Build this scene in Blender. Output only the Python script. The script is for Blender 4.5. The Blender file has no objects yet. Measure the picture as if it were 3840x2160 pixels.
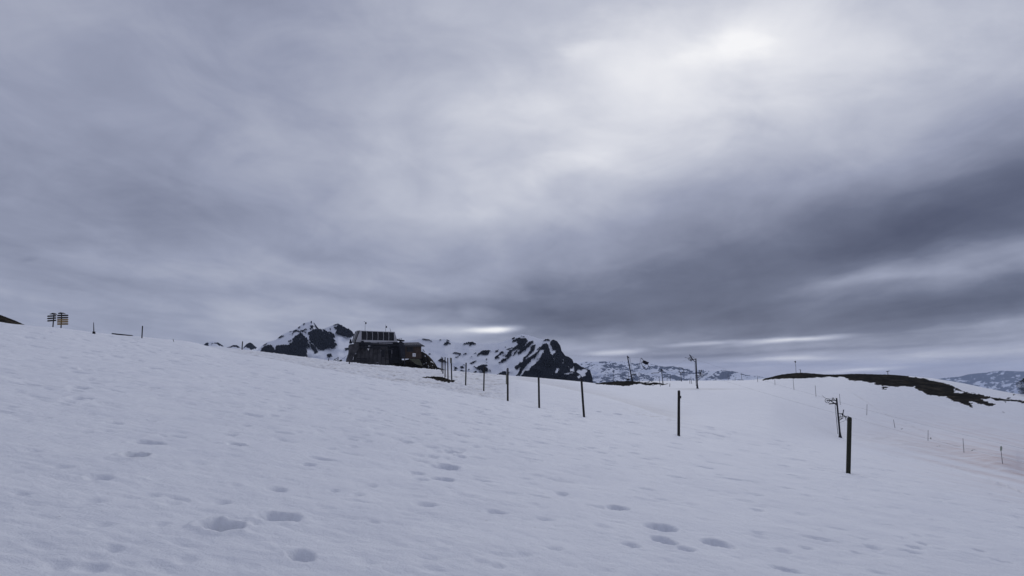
import bpy, math, random
import numpy as np
from mathutils import Vector, Matrix

random.seed(7)
rng = np.random.default_rng(11)
scene = bpy.context.scene
C = scene.collection

# ------------------------------------------------------------------ camera
F = 2957.0                       # focal length in photo pixels (3840 wide)
PITCH = math.atan(320.0 / F)     # camera tilted up, horizon at photo row 1400
EYE = 1.6
CP, SP = math.cos(PITCH), math.sin(PITCH)
cam_d = bpy.data.cameras.new('camera')
cam_d.sensor_width = 36.0
cam_d.lens = 36.0 * F / 3840.0
cam_d.clip_start = 0.1
cam_d.clip_end = 60000
cam = bpy.data.objects.new('camera', cam_d)
C.objects.link(cam)
cam.location = (0, 0, EYE)
cam.rotation_euler = (math.pi / 2 + PITCH, 0, 0)
scene.camera = cam


def ts(u, v):
    a = (np.asarray(u, float) - 1920) / F
    b = (1080 - np.asarray(v, float)) / F
    yy = CP - b * SP
    return a / yy, (SP + b * CP) / yy


def W(u, v, Y):
    t, s = ts(u, v)
    return Vector((float(t) * Y, Y, EYE + float(s) * Y))


# ------------------------------------------------------------------ view
scene.view_settings.view_transform = 'Standard'
scene.view_settings.look = 'None'
scene.view_settings.exposure = 0.0
scene.view_settings.gamma = 1.0
scene.view_settings.use_curve_mapping = False
scene.cycles.use_denoising = True
scene.cycles.max_bounces = 6
scene.cycles.volume_bounces = 1

# ------------------------------------------------------------------ world: overcast sky
SUN_AZ, SUN_EL = math.radians(15.0), math.radians(22.6)
world = bpy.data.worlds.new('World')
scene.world = world
world.use_nodes = True
wt = world.node_tree
wt.nodes.clear()


def N(tree, typ, **kw):
    n = tree.nodes.new(typ)
    for k, val in kw.items():
        setattr(n, k, val)
    return n


def math_n(tree, op, a, b=None, clamp=False):
    n = N(tree, 'ShaderNodeMath', operation=op, use_clamp=clamp)
    for i, s in enumerate((a, b)):
        if s is None:
            continue
        if isinstance(s, (int, float)):
            n.inputs[i].default_value = s
        else:
            tree.links.new(s, n.inputs[i])
    return n.outputs[0]


def build_sky():
    L = wt.links.new
    tc = N(wt, 'ShaderNodeTexCoord')
    sep = N(wt, 'ShaderNodeSeparateXYZ')
    L(tc.outputs['Generated'], sep.inputs[0])
    dx, dy, dz = sep.outputs
    # flat cloud layer overhead: gives streets of cloud that converge at the horizon
    den = math_n(wt, 'ADD', math_n(wt, 'MAXIMUM', dz, 0.0), 0.07)
    qx = math_n(wt, 'DIVIDE', dx, den)
    qy = math_n(wt, 'DIVIDE', dy, den)
    q = N(wt, 'ShaderNodeCombineXYZ')
    L(qx, q.inputs[0]); L(qy, q.inputs[1])
    mp = N(wt, 'ShaderNodeMapping')
    mp.inputs['Rotation'].default_value = (0, 0, math.radians(-8))
    mp.inputs['Scale'].default_value = (1.0, 0.45, 1.0)
    L(q.outputs[0], mp.inputs['Vector'])
    n1 = N(wt, 'ShaderNodeTexNoise'); n1.inputs['Scale'].default_value = 0.8
    n1.inputs['Detail'].default_value = 7; n1.inputs['Roughness'].default_value = 0.50
    n1.inputs['Distortion'].default_value = 0.35
    L(mp.outputs[0], n1.inputs['Vector'])
    n2 = N(wt, 'ShaderNodeTexNoise'); n2.inputs['Scale'].default_value = 2.6
    n2.inputs['Detail'].default_value = 6; n2.inputs['Roughness'].default_value = 0.55
    n2.inputs['Distortion'].default_value = 0.6
    L(mp.outputs[0], n2.inputs['Vector'])
    # direction coordinates (x/y, z/y) of the forward half of the sky
    dyc = math_n(wt, 'MAXIMUM', dy, 0.02)
    px_ = math_n(wt, 'DIVIDE', dx, dyc)
    pz_ = math_n(wt, 'DIVIDE', dz, dyc)
    front = N(wt, 'ShaderNodeMapRange', interpolation_type='SMOOTHSTEP')
    front.inputs['From Min'].default_value = 0.10
    front.inputs['From Max'].default_value = 0.5
    L(dy, front.inputs['Value'])
    # ragged edges: warp the coordinates by noise
    pc = N(wt, 'ShaderNodeCombineXYZ'); L(px_, pc.inputs[0]); L(pz_, pc.inputs[1])
    wm = N(wt, 'ShaderNodeMapping'); wm.inputs['Scale'].default_value = (5, 14, 1)
    L(pc.outputs[0], wm.inputs['Vector'])
    wn = N(wt, 'ShaderNodeTexNoise'); wn.inputs['Scale'].default_value = 1.0
    wn.inputs['Detail'].default_value = 5; wn.inputs['Roughness'].default_value = 0.55
    L(wm.outputs[0], wn.inputs['Vector'])
    wsub = N(wt, 'ShaderNodeVectorMath', operation='SUBTRACT')
    L(wn.outputs['Color'], wsub.inputs[0]); wsub.inputs[1].default_value = (.5, .5, .5)

    def warp(ax, ay):
        m = N(wt, 'ShaderNodeVectorMath', operation='MULTIPLY')
        L(wsub.outputs[0], m.inputs[0]); m.inputs[1].default_value = (ax, ay, 0)
        a = N(wt, 'ShaderNodeVectorMath', operation='ADD')
        L(pc.outputs[0], a.inputs[0]); L(m.outputs[0], a.inputs[1])
        return a.outputs[0]
    big, small, soft, vsoft = warp(0.20, 0.08), warp(0.07, 0.016), warp(0.14, 0.05), warp(.06, .03)

    def blob(u, v, ru, rv, ang, amp, vec):
        t, s = ts(u, v)
        m = N(wt, 'ShaderNodeMapping', vector_type='TEXTURE')
        m.inputs['Location'].default_value = (float(t), float(s), 0)
        m.inputs['Rotation'].default_value = (0, 0, math.radians(ang))
        m.inputs['Scale'].default_value = (ru / F, rv / F, 1)
        L(vec, m.inputs['Vector'])
        g = N(wt, 'ShaderNodeTexGradient', gradient_type='SPHERICAL')
        L(m.outputs[0], g.inputs[0])
        r = N(wt, 'ShaderNodeMapRange', interpolation_type='SMOOTHSTEP')
        r.inputs['To Max'].default_value = amp
        L(g.outputs[1], r.inputs['Value'])
        return r.outputs[0]
    blobs = [
        (2650, 120, 2100, 1150, 8, .24, big), (2620, 200, 700, 360, 10, .07, big),
        (2690, 185, 230, 140, 20, .13, big), (2230, 210, 160, 70, 0, .07, big), (2150, 620, 260, 70, 20, .07, big),
        (2200, 420, 1500, 520, 14, .15, big), (3500, 100, 1100, 320, 8, .14, big),
        (4050, 720, 1700, 560, 18, -.25, vsoft), (3000, 985, 1650, 470, 10, -.26, vsoft),
        (2250, 1130, 1000, 170, 4, -.13, soft), (3300, 870, 900, 140, 16, -.06, big),
        (3750, 965, 1100, 110, 9, .24, soft), (3300, 1045, 500, 40, 8, .09, soft),
        (3950, 1115, 1300, 110, 8, -.24, soft), (2750, 1200, 1200, 100, 3, -.12, soft),
        (2150, 1205, 620, 80, 2, -.13, soft), (3000, 1245, 1200, 40, 5, -.08, small),
        (1650, 1150, 800, 75, -2, -.07, big), (900, 1110, 900, 70, -3, -.05, big),
        (50, 700, 1000, 420, 0, -.06, big), (900, 760, 900, 150, -6, -.05, big),
        (600, 80, 800, 200, -5, .04, big), (600, 960, 900, 110, -5, .03, big),
        (1800, 780, 900, 200, 4, .08, big), (110, 965, 70, 18, 10, -.05, small),
        (1850, 1234, 150, 20, 2, .60, small), (1720, 1240, 330, 34, 2, .22, small),
        (2960, 1276, 330, 17, 5, .42, small), (2650, 1287, 260, 12, 2, .28, small),
        (2300, 1317, 150, 17, 5, .36, small), (2930, 1349, 330, 14, 1, .22, small),
        (3230, 1387, 260, 12, 5, .26, small), (2420, 1372, 500, 16, 0, .10, small),
        (3500, 1330, 900, 45, 3, .08, small), (2500, 1335, 1000, 14, 1, -.07, small),
        (3100, 1310, 900, 13, 3, -.08, small), (2800, 1375, 700, 10, 1, -.06, small),
    ]
    acc = None
    for b in blobs:
        o = blob(*b)
        acc = o if acc is None else math_n(wt, 'ADD', acc, o)
    acc = math_n(wt, 'MULTIPLY', acc, front.outputs[0])
    nz1 = math_n(wt, 'MULTIPLY', math_n(wt, 'SUBTRACT', n1.outputs['Fac'], .5), .36)
    nz2 = math_n(wt, 'MULTIPLY', math_n(wt, 'SUBTRACT', n2.outputs['Fac'], .5), .17)
    n3 = N(wt, 'ShaderNodeTexNoise'); n3.inputs['Scale'].default_value = 6.0
    n3.inputs['Detail'].default_value = 6; n3.inputs['Roughness'].default_value = .56
    n3.inputs['Distortion'].default_value = .8
    m3 = N(wt, 'ShaderNodeMapping'); m3.inputs['Scale'].default_value = (1, 1, 1.7)
    L(tc.outputs['Generated'], m3.inputs['Vector']); L(m3.outputs[0], n3.inputs['Vector'])
    nz3 = math_n(wt, 'MULTIPLY', math_n(wt, 'SUBTRACT', n3.outputs['Fac'], .5), .27)
    lum = math_n(wt, 'ADD', math_n(wt, 'ADD', math_n(wt, 'ADD', acc, nz1), nz3), math_n(wt, 'ADD', nz2, .468))
    ramp = N(wt, 'ShaderNodeValToRGB')
    el = ramp.color_ramp.elements
    el[0].position = 0.0; el[0].color = (.060, .068, .118, 1)
    el[1].position = 1.0; el[1].color = (.93, .93, .95, 1)
    for p, c in ((.22, (.130, .146, .218, 1)), (.46, (.304, .328, .436, 1)), (.66, (.495, .518, .612, 1)), (.82, (.715, .728, .79, 1))):
        e = el.new(p); e.color = c
    L(lum, ramp.inputs[0])
    # clear sky above the cloud shows only a trace through the thin parts
    sky = N(wt, 'ShaderNodeTexSky', sky_type='NISHITA')
    sky.sun_disc = False
    sky.sun_elevation = SUN_EL
    sky.sun_rotation = SUN_AZ
    sky.altitude = 2000
    up = N(wt, 'ShaderNodeVectorMath', operation='SCALE')
    up.inputs['Scale'].default_value = 10.0
    L(ramp.outputs[0], up.inputs[0])
    mix = N(wt, 'ShaderNodeMix', data_type='RGBA')
    mix.inputs['Factor'].default_value = 0.97
    L(sky.outputs[0], mix.inputs['A']); L(up.outputs[0], mix.inputs['B'])
    bg = N(wt, 'ShaderNodeBackground'); bg.inputs['Strength'].default_value = 0.1
    out = N(wt, 'ShaderNodeOutputWorld')
    L(mix.outputs['Result'], bg.inputs['Color']); L(bg.outputs[0], out.inputs['Surface'])


build_sky()
sun_d = bpy.data.lights.new('sun', 'SUN')
sun_d.energy = 1.05
sun_d.angle = math.radians(25)
sun_d.color = (1.0, 0.985, 0.955)
sun = bpy.data.objects.new('sun', sun_d)
C.objects.link(sun)
sd = Vector((math.sin(SUN_AZ) * math.cos(SUN_EL), math.cos(SUN_AZ) * math.cos(SUN_EL), math.sin(SUN_EL)))
sun.rotation_euler = sd.to_track_quat('Z', 'Y').to_euler()
sun.location = (20, 60, 60)

# ------------------------------------------------------------------ noise helpers
def _hash(ix, iy, seed):
    h = (ix.astype(np.int64) * 374761393 + iy.astype(np.int64) * 668265263 + seed * 974634777) & 0x7fffffff
    h = ((h ^ (h >> 13)) * 1274126177) & 0x7fffffff
    h = (h ^ (h >> 16)) & 0x7fffffff
    return h


def perlin(x, y, seed=0):
    x = np.asarray(x, float); y = np.asarray(y, float)
    x0 = np.floor(x); y0 = np.floor(y)
    fx = x - x0; fy = y - y0
    ix = x0.astype(np.int64); iy = y0.astype(np.int64)

    def g(i, j, ddx, ddy):
        ang = (_hash(i, j, seed) % 4096) * (2 * np.pi / 4096)
        return np.cos(ang) * ddx + np.sin(ang) * ddy
    sx = fx * fx * fx * (fx * (fx * 6 - 15) + 10)
    sy = fy * fy * fy * (fy * (fy * 6 - 15) + 10)
    a = g(ix, iy, fx, fy); b = g(ix + 1, iy, fx - 1, fy)
    c = g(ix, iy + 1, fx, fy - 1); d = g(ix + 1, iy + 1, fx - 1, fy - 1)
    return (a + (b - a) * sx) * (1 - sy) + (c + (d - c) * sx) * sy


def fbm(x, y, seed=0, octv=4, gain=.5):
    r = 0; amp = 1.0; fr = 1.0
    for k in range(octv):
        r = r + amp * perlin(np.asarray(x) * fr + 17.3 * k, np.asarray(y) * fr - 9.1 * k, seed + k)
        amp *= gain; fr *= 2.03
    return r


def sstep(a, b, x):
    t = np.clip((x - a) / (b - a), 0, 1)
    return t * t * (3 - 2 * t)


def inpoly(px, py, poly):
    poly = np.asarray(poly, float)
    x0, y0 = poly.min(0) - 1; x1, y1 = poly.max(0) + 1
    res = np.zeros(px.shape, bool)
    sel = (px > x0) & (px < x1) & (py > y0) & (py < y1)
    if not sel.any():
        return res
    qx = px[sel]; qy = py[sel]
    r = np.zeros(qx.shape, bool)
    n = len(poly); j = n - 1
    for i in range(n):
        xi, yi = poly[i]; xj, yj = poly[j]
        if yi != yj:
            r ^= ((yi > qy) != (yj > qy)) & (qx < (xj - xi) * (qy - yi) / (yj - yi) + xi)
        j = i
    res[sel] = r
    return res


def zpoly(x0, y0, k, pts):
    return [(x0 + k * x, y0 + k * y) for x, y in pts]


# ------------------------------------------------------------------ materials
MATS = {}


def new_mat(name):
    m = bpy.data.materials.new(name)
    m.use_nodes = True
    t = m.node_tree
    bs = t.nodes['Principled BSDF']
    MATS[name] = m
    return m, t, bs


def simple_mat(name, col, rough=.7, metal=0.0, var=.25, scale=6.0, stretch=(1, 1, 1), bump=.0, spec=.12):
    m, t, bs = new_mat(name)
    L = t.links.new
    tc = N(t, 'ShaderNodeTexCoord')
    mp = N(t, 'ShaderNodeMapping'); mp.inputs['Scale'].default_value = stretch
    L(tc.outputs['Object'], mp.inputs['Vector'])
    nz = N(t, 'ShaderNodeTexNoise'); nz.inputs['Scale'].default_value = scale
    nz.inputs['Detail'].default_value = 6; nz.inputs['Roughness'].default_value = .6
    L(mp.outputs[0], nz.inputs['Vector'])
    rp = N(t, 'ShaderNodeValToRGB')
    e = rp.color_ramp.elements
    e[0].position = .3; e[0].color = tuple(c * (1 - var) for c in col) + (1,)
    e[1].position = .7; e[1].color = tuple(min(1, c * (1 + var)) for c in col) + (1,)
    L(nz.outputs['Fac'], rp.inputs[0]); L(rp.outputs[0], bs.inputs['Base Color'])
    bs.inputs['Roughness'].default_value = rough
    bs.inputs['Metallic'].default_value = metal
    bs.inputs['Specular IOR Level'].default_value = spec
    if bump:
        bp = N(t, 'ShaderNodeBump'); bp.inputs['Strength'].default_value = bump
        bp.inputs['Distance'].default_value = .02
        L(nz.outputs['Fac'], bp.inputs['Height']); L(bp.outputs[0], bs.inputs['Normal'])
    return m


simple_mat('weathered_wood', (.030, .027, .026), .85, var=.45, scale=9, stretch=(6, 6, .6), bump=.5)
simple_mat('olive_wood', (.034, .035, .027), .85, var=.45, scale=9, stretch=(6, 6, .6), bump=.5)
simple_mat('pale_board', (.20, .20, .16), .8, var=.3, scale=9, stretch=(6, 6, .6))
simple_mat('dark_steel', (.035, .037, .045), .55, .3, var=.4, scale=5)
simple_mat('black_steel', (.020, .021, .027), .6, .2, var=.4, scale=5)
simple_mat('pole_plastic', (.06, .06, .07), .5, var=.3)
simple_mat('paddle_green', (.32, .36, .30), .5, var=.15)
simple_mat('sign_board', (.040, .036, .034), .6, var=.3, scale=4)
simple_mat('sign_board_brown', (.22, .135, .035), .6, var=.3, scale=4)
simple_mat('canopy_white', (.40, .40, .42), .4, var=.08, scale=1.5)
simple_mat('chassis_dark', (.022, .023, .030), .6, var=.5, scale=1.2)
simple_mat('concrete_dark', (.058, .056, .060), .9, var=.6, scale=.8, bump=.4)
simple_mat('hut_wood', (.062, .044, .036), .85, var=.4, scale=2.0, stretch=(5, 5, .5), bump=.4)
simple_mat('roof_sheet', (.27, .27, .29), .6, var=.3, scale=2.5)
simple_mat('roof_dark', (.045, .045, .053), .7, var=.3, scale=2.5)
simple_mat('tarp_green', (.085, .085, .060), .8, var=.3, scale=1.5, bump=.3)
simple_mat('white_paint', (.62, .62, .64), .5, var=.08)
simple_mat('dull_grey', (.26, .26, .29), .6, var=.25, scale=2)
simple_mat('needle', (.014, .018, .014), .9, var=.5, scale=3)
simple_mat('bark', (.03, .025, .02), .9, var=.4, scale=6)


def glass_mat():
    m, t, bs = new_mat('tinted_glass')
    bs.inputs['Base Color'].default_value = (.010, .011, .015, 1)
    bs.inputs['Roughness'].default_value = .22
    tc = N(t, 'ShaderNodeTexCoord')
    nz = N(t, 'ShaderNodeTexNoise'); nz.inputs['Scale'].default_value = 2.2
    nz.inputs['Detail'].default_value = 4
    t.links.new(tc.outputs['Object'], nz.inputs['Vector'])
    rp = N(t, 'ShaderNodeMapRange'); rp.inputs['To Min'].default_value = .12; rp.inputs['To Max'].default_value = .45
    t.links.new(nz.outputs['Fac'], rp.inputs['Value']); t.links.new(rp.outputs[0], bs.inputs['Roughness'])
    bs.inputs['Specular IOR Level'].default_value = .25


glass_mat()


def snow_ground_mat():
    m, t, bs = new_mat('snow_ground')
    L = t.links.new
    tc = N(t, 'ShaderNodeTexCoord')
    at_b = N(t, 'ShaderNodeAttribute', attribute_name='bare')
    at_d = N(t, 'ShaderNodeAttribute', attribute_name='dirt')
    # clean snow
    mp = N(t, 'ShaderNodeMapping'); mp.inputs['Scale'].default_value = (1, 1, .3)
    L(tc.outputs['Object'], mp.inputs['Vector'])
    n1 = N(t, 'ShaderNodeTexNoise'); n1.inputs['Scale'].default_value = .9
    n1.inputs['Detail'].default_value = 11; n1.inputs['Roughness'].default_value = .68
    L(mp.outputs[0], n1.inputs['Vector'])
    r1 = N(t, 'ShaderNodeValToRGB'); e = r1.color_ramp.elements
    e[0].position = .25; e[0].color = (.75, .775, .84, 1)
    e[1].position = .75; e[1].color = (.87, .89, .93, 1)
    L(n1.outputs['Fac'], r1.inputs[0])
    # dirty, dusty or algae-tinted snow
    nd = N(t, 'ShaderNodeTexNoise'); nd.inputs['Scale'].default_value = .5
    nd.inputs['Detail'].default_value = 9; nd.inputs['Roughness'].default_value = .68
    mpd = N(t, 'ShaderNodeMapping'); mpd.inputs['Scale'].default_value = (.5, 1.4, 1)
    L(tc.outputs['Object'], mpd.inputs['Vector']); L(mpd.outputs[0], nd.inputs['Vector'])
    dm = N(t, 'ShaderNodeMapRange'); dm.inputs['From Min'].default_value = .35; dm.inputs['From Max'].default_value = .75
    L(nd.outputs['Fac'], dm.inputs['Value'])
    df = math_n(t, 'MULTIPLY', at_d.outputs['Fac'], math_n(t, 'ADD', dm.outputs[0], .35), True)
    mx = N(t, 'ShaderNodeMix', data_type='RGBA')
    L(df, mx.inputs['Factor']); L(r1.outputs[0], mx.inputs['A'])
    mx.inputs['B'].default_value = (.37, .345, .335, 1)
    at_a = N(t, 'ShaderNodeAttribute', attribute_name='algae')
    af = math_n(t, 'MULTIPLY', at_a.outputs['Fac'], math_n(t, 'ADD', dm.outputs[0], .35), True)
    ma = N(t, 'ShaderNodeMix', data_type='RGBA')
    L(af, ma.inputs['Factor']); L(mx.outputs['Result'], ma.inputs['A'])
    ma.inputs['B'].default_value = (.50, .375, .36, 1)
    # sparse dark grit blown on the snow
    ng = N(t, 'ShaderNodeTexNoise'); ng.inputs['Scale'].default_value = 9
    ng.inputs['Detail'].default_value = 3; ng.inputs['Roughness'].default_value = .6
    L(tc.outputs['Object'], ng.inputs['Vector'])
    gm = N(t, 'ShaderNodeMapRange'); gm.inputs['From Min'].default_value = .735; gm.inputs['From Max'].default_value = .80
    gm.inputs['To Max'].default_value = .55
    L(ng.outputs['Fac'], gm.inputs['Value'])
    mg = N(t, 'ShaderNodeMix', data_type='RGBA')
    L(gm.outputs[0], mg.inputs['Factor']); L(ma.outputs['Result'], mg.inputs['A'])
    mg.inputs['B'].default_value = (.22, .20, .19, 1)
    # bare ground: last year's grass, peat and stones
    nb = N(t, 'ShaderNodeTexNoise'); nb.inputs['Scale'].default_value = .35
    nb.inputs['Detail'].default_value = 9; nb.inputs['Roughness'].default_value = .7
    L(tc.outputs['Object'], nb.inputs['Vector'])
    rb = N(t, 'ShaderNodeValToRGB'); e = rb.color_ramp.elements
    e[0].position = .32; e[0].color = (.011, .011, .010, 1)
    e[1].position = .70; e[1].color = (.075, .062, .046, 1)
    e2 = e.new(.52); e2.color = (.026, .024, .020, 1)
    L(nb.outputs['Fac'], rb.inputs[0])
    bm = N(t, 'ShaderNodeMapRange'); bm.inputs['From Min'].default_value = .40; bm.inputs['From Max'].default_value = .60
    L(at_b.outputs['Fac'], bm.inputs['Value'])
    mb = N(t, 'ShaderNodeMix', data_type='RGBA')
    L(bm.outputs[0], mb.inputs['Factor']); L(mg.outputs['Result'], mb.inputs['A']); L(rb.outputs[0], mb.inputs['B'])
    L(mb.outputs['Result'], bs.inputs['Base Color'])
    bs.inputs['Roughness'].default_value = .8
    sp = N(t, 'ShaderNodeMapRange'); sp.inputs['To Min'].default_value = .12; sp.inputs['To Max'].default_value = 0.0
    L(bm.outputs[0], sp.inputs['Value']); L(sp.outputs[0], bs.inputs['Specular IOR Level'])
    # crust relief
    nf = N(t, 'ShaderNodeTexNoise'); nf.inputs['Scale'].default_value = 7.0
    nf.inputs['Detail'].default_value = 8; nf.inputs['Roughness'].default_value = .72
    L(tc.outputs['Object'], nf.inputs['Vector'])
    bp = N(t, 'ShaderNodeBump'); bp.inputs['Strength'].default_value = .7
    bp.inputs['Distance'].default_value = .05
    L(nf.outputs['Fac'], bp.inputs['Height']); L(bp.outputs[0], bs.inputs['Normal'])


snow_ground_mat()


def rock_snow_mat(name, rock=(.030, .034, .046), scale=.02, edge=.08, snow=(.76, .79, .86)):
    """Mountain: snow where the 'rock' attribute is 0, dark rock where it is 1."""
    m, t, bs = new_mat(name)
    L = t.links.new
    tc = N(t, 'ShaderNodeTexCoord')
    at = N(t, 'ShaderNodeAttribute', attribute_name='rock')
    nz = N(t, 'ShaderNodeTexNoise'); nz.inputs['Scale'].default_value = scale
    nz.inputs['Detail'].default_value = 10; nz.inputs['Roughness'].default_value = .65
    L(tc.outputs['Object'], nz.inputs['Vector'])
    rr = N(t, 'ShaderNodeValToRGB'); e = rr.color_ramp.elements
    e[0].position = .3; e[0].color = tuple(c * .65 for c in rock) + (1,)
    e[1].position = .72; e[1].color = tuple(c * 1.45 for c in rock) + (1,)
    L(nz.outputs['Fac'], rr.inputs[0])
    mr = N(t, 'ShaderNodeMapRange'); mr.inputs['From Min'].default_value = .5 - edge; mr.inputs['From Max'].default_value = .5 + edge
    L(at.outputs['Fac'], mr.inputs['Value'])
    mx = N(t, 'ShaderNodeMix', data_type='RGBA')
    L(mr.outputs[0], mx.inputs['Factor']); mx.inputs['A'].default_value = snow + (1,)
    L(rr.outputs[0], mx.inputs['B'])
    L(mx.outputs['Result'], bs.inputs['Base Color'])
    bs.inputs['Roughness'].default_value = .9
    bs.inputs['Specular IOR Level'].default_value = .0
    return m


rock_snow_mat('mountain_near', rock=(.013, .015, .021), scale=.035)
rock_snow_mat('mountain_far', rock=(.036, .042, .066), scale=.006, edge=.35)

# ------------------------------------------------------------------ mesh helpers
def raw_mesh(name, co, faces, mat, attrs=None, smooth=True):
    """co (N,3), faces (M,4) numpy -> object"""
    me = bpy.data.meshes.new(name)
    co = np.ascontiguousarray(co, np.float32); faces = np.ascontiguousarray(faces, np.int32)
    me.vertices.add(len(co)); me.vertices.foreach_set('co', co.ravel())
    nf, k = faces.shape
    me.loops.add(nf * k); me.loops.foreach_set('vertex_index', faces.ravel())
    me.polygons.add(nf)
    me.polygons.foreach_set('loop_start', np.arange(0, nf * k, k, dtype=np.int32))
    me.polygons.foreach_set('loop_total', np.full(nf, k, np.int32))
    me.polygons.foreach_set('use_smooth', np.full(nf, smooth))
    me.update(calc_edges=True); me.validate()
    for an, av in (attrs or {}).items():
        a = me.attributes.new(an, 'FLOAT', 'POINT')
        a.data.foreach_set('value', np.ascontiguousarray(av, np.float32).ravel())
    me.materials.append(MATS[mat])
    o = bpy.data.objects.new(name, me)
    C.objects.link(o)
    return o


def grid_faces(nr, nc):
    i = np.arange(nr - 1)[:, None] * nc + np.arange(nc - 1)[None, :]
    return np.stack([i, i + 1, i + nc + 1, i + nc], -1).reshape(-1, 4)


class MB:
    def __init__(self):
        self.v = []; self.f = []

    def add(self, vs, fs):
        b = len(self.v)
        self.v += [Vector(p) for p in vs]
        self.f += [tuple(b + i for i in f) for f in fs]
        return self

    def box(self, c, s, rot=None, taper=1.0):
        vs = []
        for z in (-1, 1):
            k = taper if z > 0 else 1.0
            for x, y in ((-1, -1), (1, -1), (1, 1), (-1, 1)):
                p = Vector((x * s[0] / 2 * k, y * s[1] / 2 * k, z * s[2] / 2))
                if rot is not None:
                    p = rot @ p
                vs.append(p + Vector(c))
        return self.add(vs, [(3, 2, 1, 0), (4, 5, 6, 7), (0, 1, 5, 4), (1, 2, 6, 5), (2, 3, 7, 6), (3, 0, 4, 7)])

    def tube(self, p0, p1, r0, r1=None, n=8, cap=True):
        return self.path([p0, p1], [r0, r0 if r1 is None else r1], n, cap)

    def path(self, pts, rad, n=8, cap=True):
        pts = [Vector(p) for p in pts]
        if not isinstance(rad, (list, tuple)):
            rad = [rad] * len(pts)
        vs = []
        up = None
        for i, p in enumerate(pts):
            d = (pts[min(i + 1, len(pts) - 1)] - pts[max(i - 1, 0)]).normalized()
            if up is None:
                up = Vector((0, 1, 0)) if abs(d.y) < .9 else Vector((1, 0, 0))
            s = d.cross(up).normalized(); up2 = s.cross(d).normalized()
            for k in range(n):
                a = 2 * math.pi * (k + .5) / n
                vs.append(p + rad[i] * (math.cos(a) * s + math.sin(a) * up2))
        fs = []
        for i in range(len(pts) - 1):
            for k in range(n):
                a = i * n + k; b = i * n + (k + 1) % n
                fs.append((a, b, b + n, a + n))
        if cap:
            fs.append(tuple(reversed(range(n))))
            m = (len(pts) - 1) * n
            fs.append(tuple(range(m, m + n)))
        return self.add(vs, fs)

    def bar(self, p0, p1, w, d):
        """rectangular bar: w across the view, d along depth"""
        p0 = Vector(p0); p1 = Vector(p1)
        dr = (p1 - p0).normalized()
        dep = Vector((0, 1, 0)) if abs(dr.y) < .9 else Vector((0, 0, 1))
        s = dr.cross(dep).normalized(); dep = s.cross(dr).normalized()
        vs = []
        for p in (p0, p1):
            for a, b in ((-1, -1), (1, -1), (1, 1), (-1, 1)):
                vs.append(p + s * (a * w / 2) + dep * (b * d / 2))
        return self.add(vs, [(3, 2, 1, 0), (4, 5, 6, 7), (0, 1, 5, 4), (1, 2, 6, 5), (2, 3, 7, 6), (3, 0, 4, 7)])

    def prism(self, poly, depth):
        """poly: list of Vectors in a vertical plane, extruded along +Y by depth (centred)"""
        n = len(poly)
        vs = [Vector(p) + Vector((0, -depth / 2, 0)) for p in poly] + [Vector(p) + Vector((0, depth / 2, 0)) for p in poly]
        fs = [tuple(range(n)), tuple(reversed(range(n, 2 * n)))]
        for i in range(n):
            j = (i + 1) % n
            fs.append((i, i + n, j + n, j))
        return self.add(vs, fs)

    def ring(self, c, R, r, n=20, m=6, ax=Vector((0, 1, 0))):
        c = Vector(c); ax = Vector(ax).normalized()
        a0 = ax.orthogonal().normalized(); a1 = ax.cross(a0)
        vs = []
        for i in range(n):
            th = 2 * math.pi * i / n
            rd = math.cos(th) * a0 + math.sin(th) * a1
            for k in range(m):
                ph = 2 * math.pi * k / m
                vs.append(c + rd * (R + r * math.cos(ph)) + ax * (r * math.sin(ph)))
        fs = []
        for i in range(n):
            for k in range(m):
                fs.append((i * m + k, ((i + 1) % n) * m + k, ((i + 1) % n) * m + (k + 1) % m, i * m + (k + 1) % m))
        return self.add(vs, fs)

    def wheel(self, c, R, r=.03, spokes=6, ax=Vector((0, 1, 0)), hub=.06):
        c = Vector(c); ax = Vector(ax).normalized()
        self.ring(c, R, r, ax=ax)
        a0 = ax.orthogonal().normalized(); a1 = ax.cross(a0)
        for k in range(spokes):
            th = 2 * math.pi * k / spokes + .3
            self.tube(c, c + R * (math.cos(th) * a0 + math.sin(th) * a1), r * .55, n=5)
        self.tube(c - ax * .08, c + ax * .08, hub, n=8)
        return self

    def build(self, name, mat, parent=None, smooth=False, bevel=0.0):
        o0 = parent.location if parent is not None and parent.get('_world') else Vector((0, 0, 0))
        if parent is not None and parent.parent is not None and parent.get('_world2') is not None:
            o0 = Vector(parent['_world2'])
        me = bpy.data.meshes.new(name)
        me.from_pydata([tuple(p - o0) for p in self.v], [], self.f)
        me.update()
        if smooth:
            me.polygons.foreach_set('use_smooth', [True] * len(me.polygons))
        me.materials.append(MATS[mat])
        o = bpy.data.objects.new(name, me)
        C.objects.link(o)
        if bevel:
            b = o.modifiers.new('bevel', 'BEVEL'); b.width = bevel; b.segments = 2; b.limit_method = 'ANGLE'
        if parent is not None:
            o.parent = parent
            if parent.get('_world'):
                o['_world2'] = tuple(o0)
            elif parent.get('_world2') is not None:
                o['_world2'] = tuple(o0)
        return o


def tag(o, label, cat=None, group=None, kind=None):
    if label: o['label'] = label
    if cat: o['category'] = cat
    if group: o['group'] = group
    if kind: o['kind'] = kind
    return o


def thing(name, loc, label, cat, group=None, world=True):
    o = bpy.data.objects.new(name, None)
    o.empty_display_size = .3
    C.objects.link(o)
    o.location = Vector(loc)
    if world:
        o['_world'] = 1
    return tag(o, label, cat, group)


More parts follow.
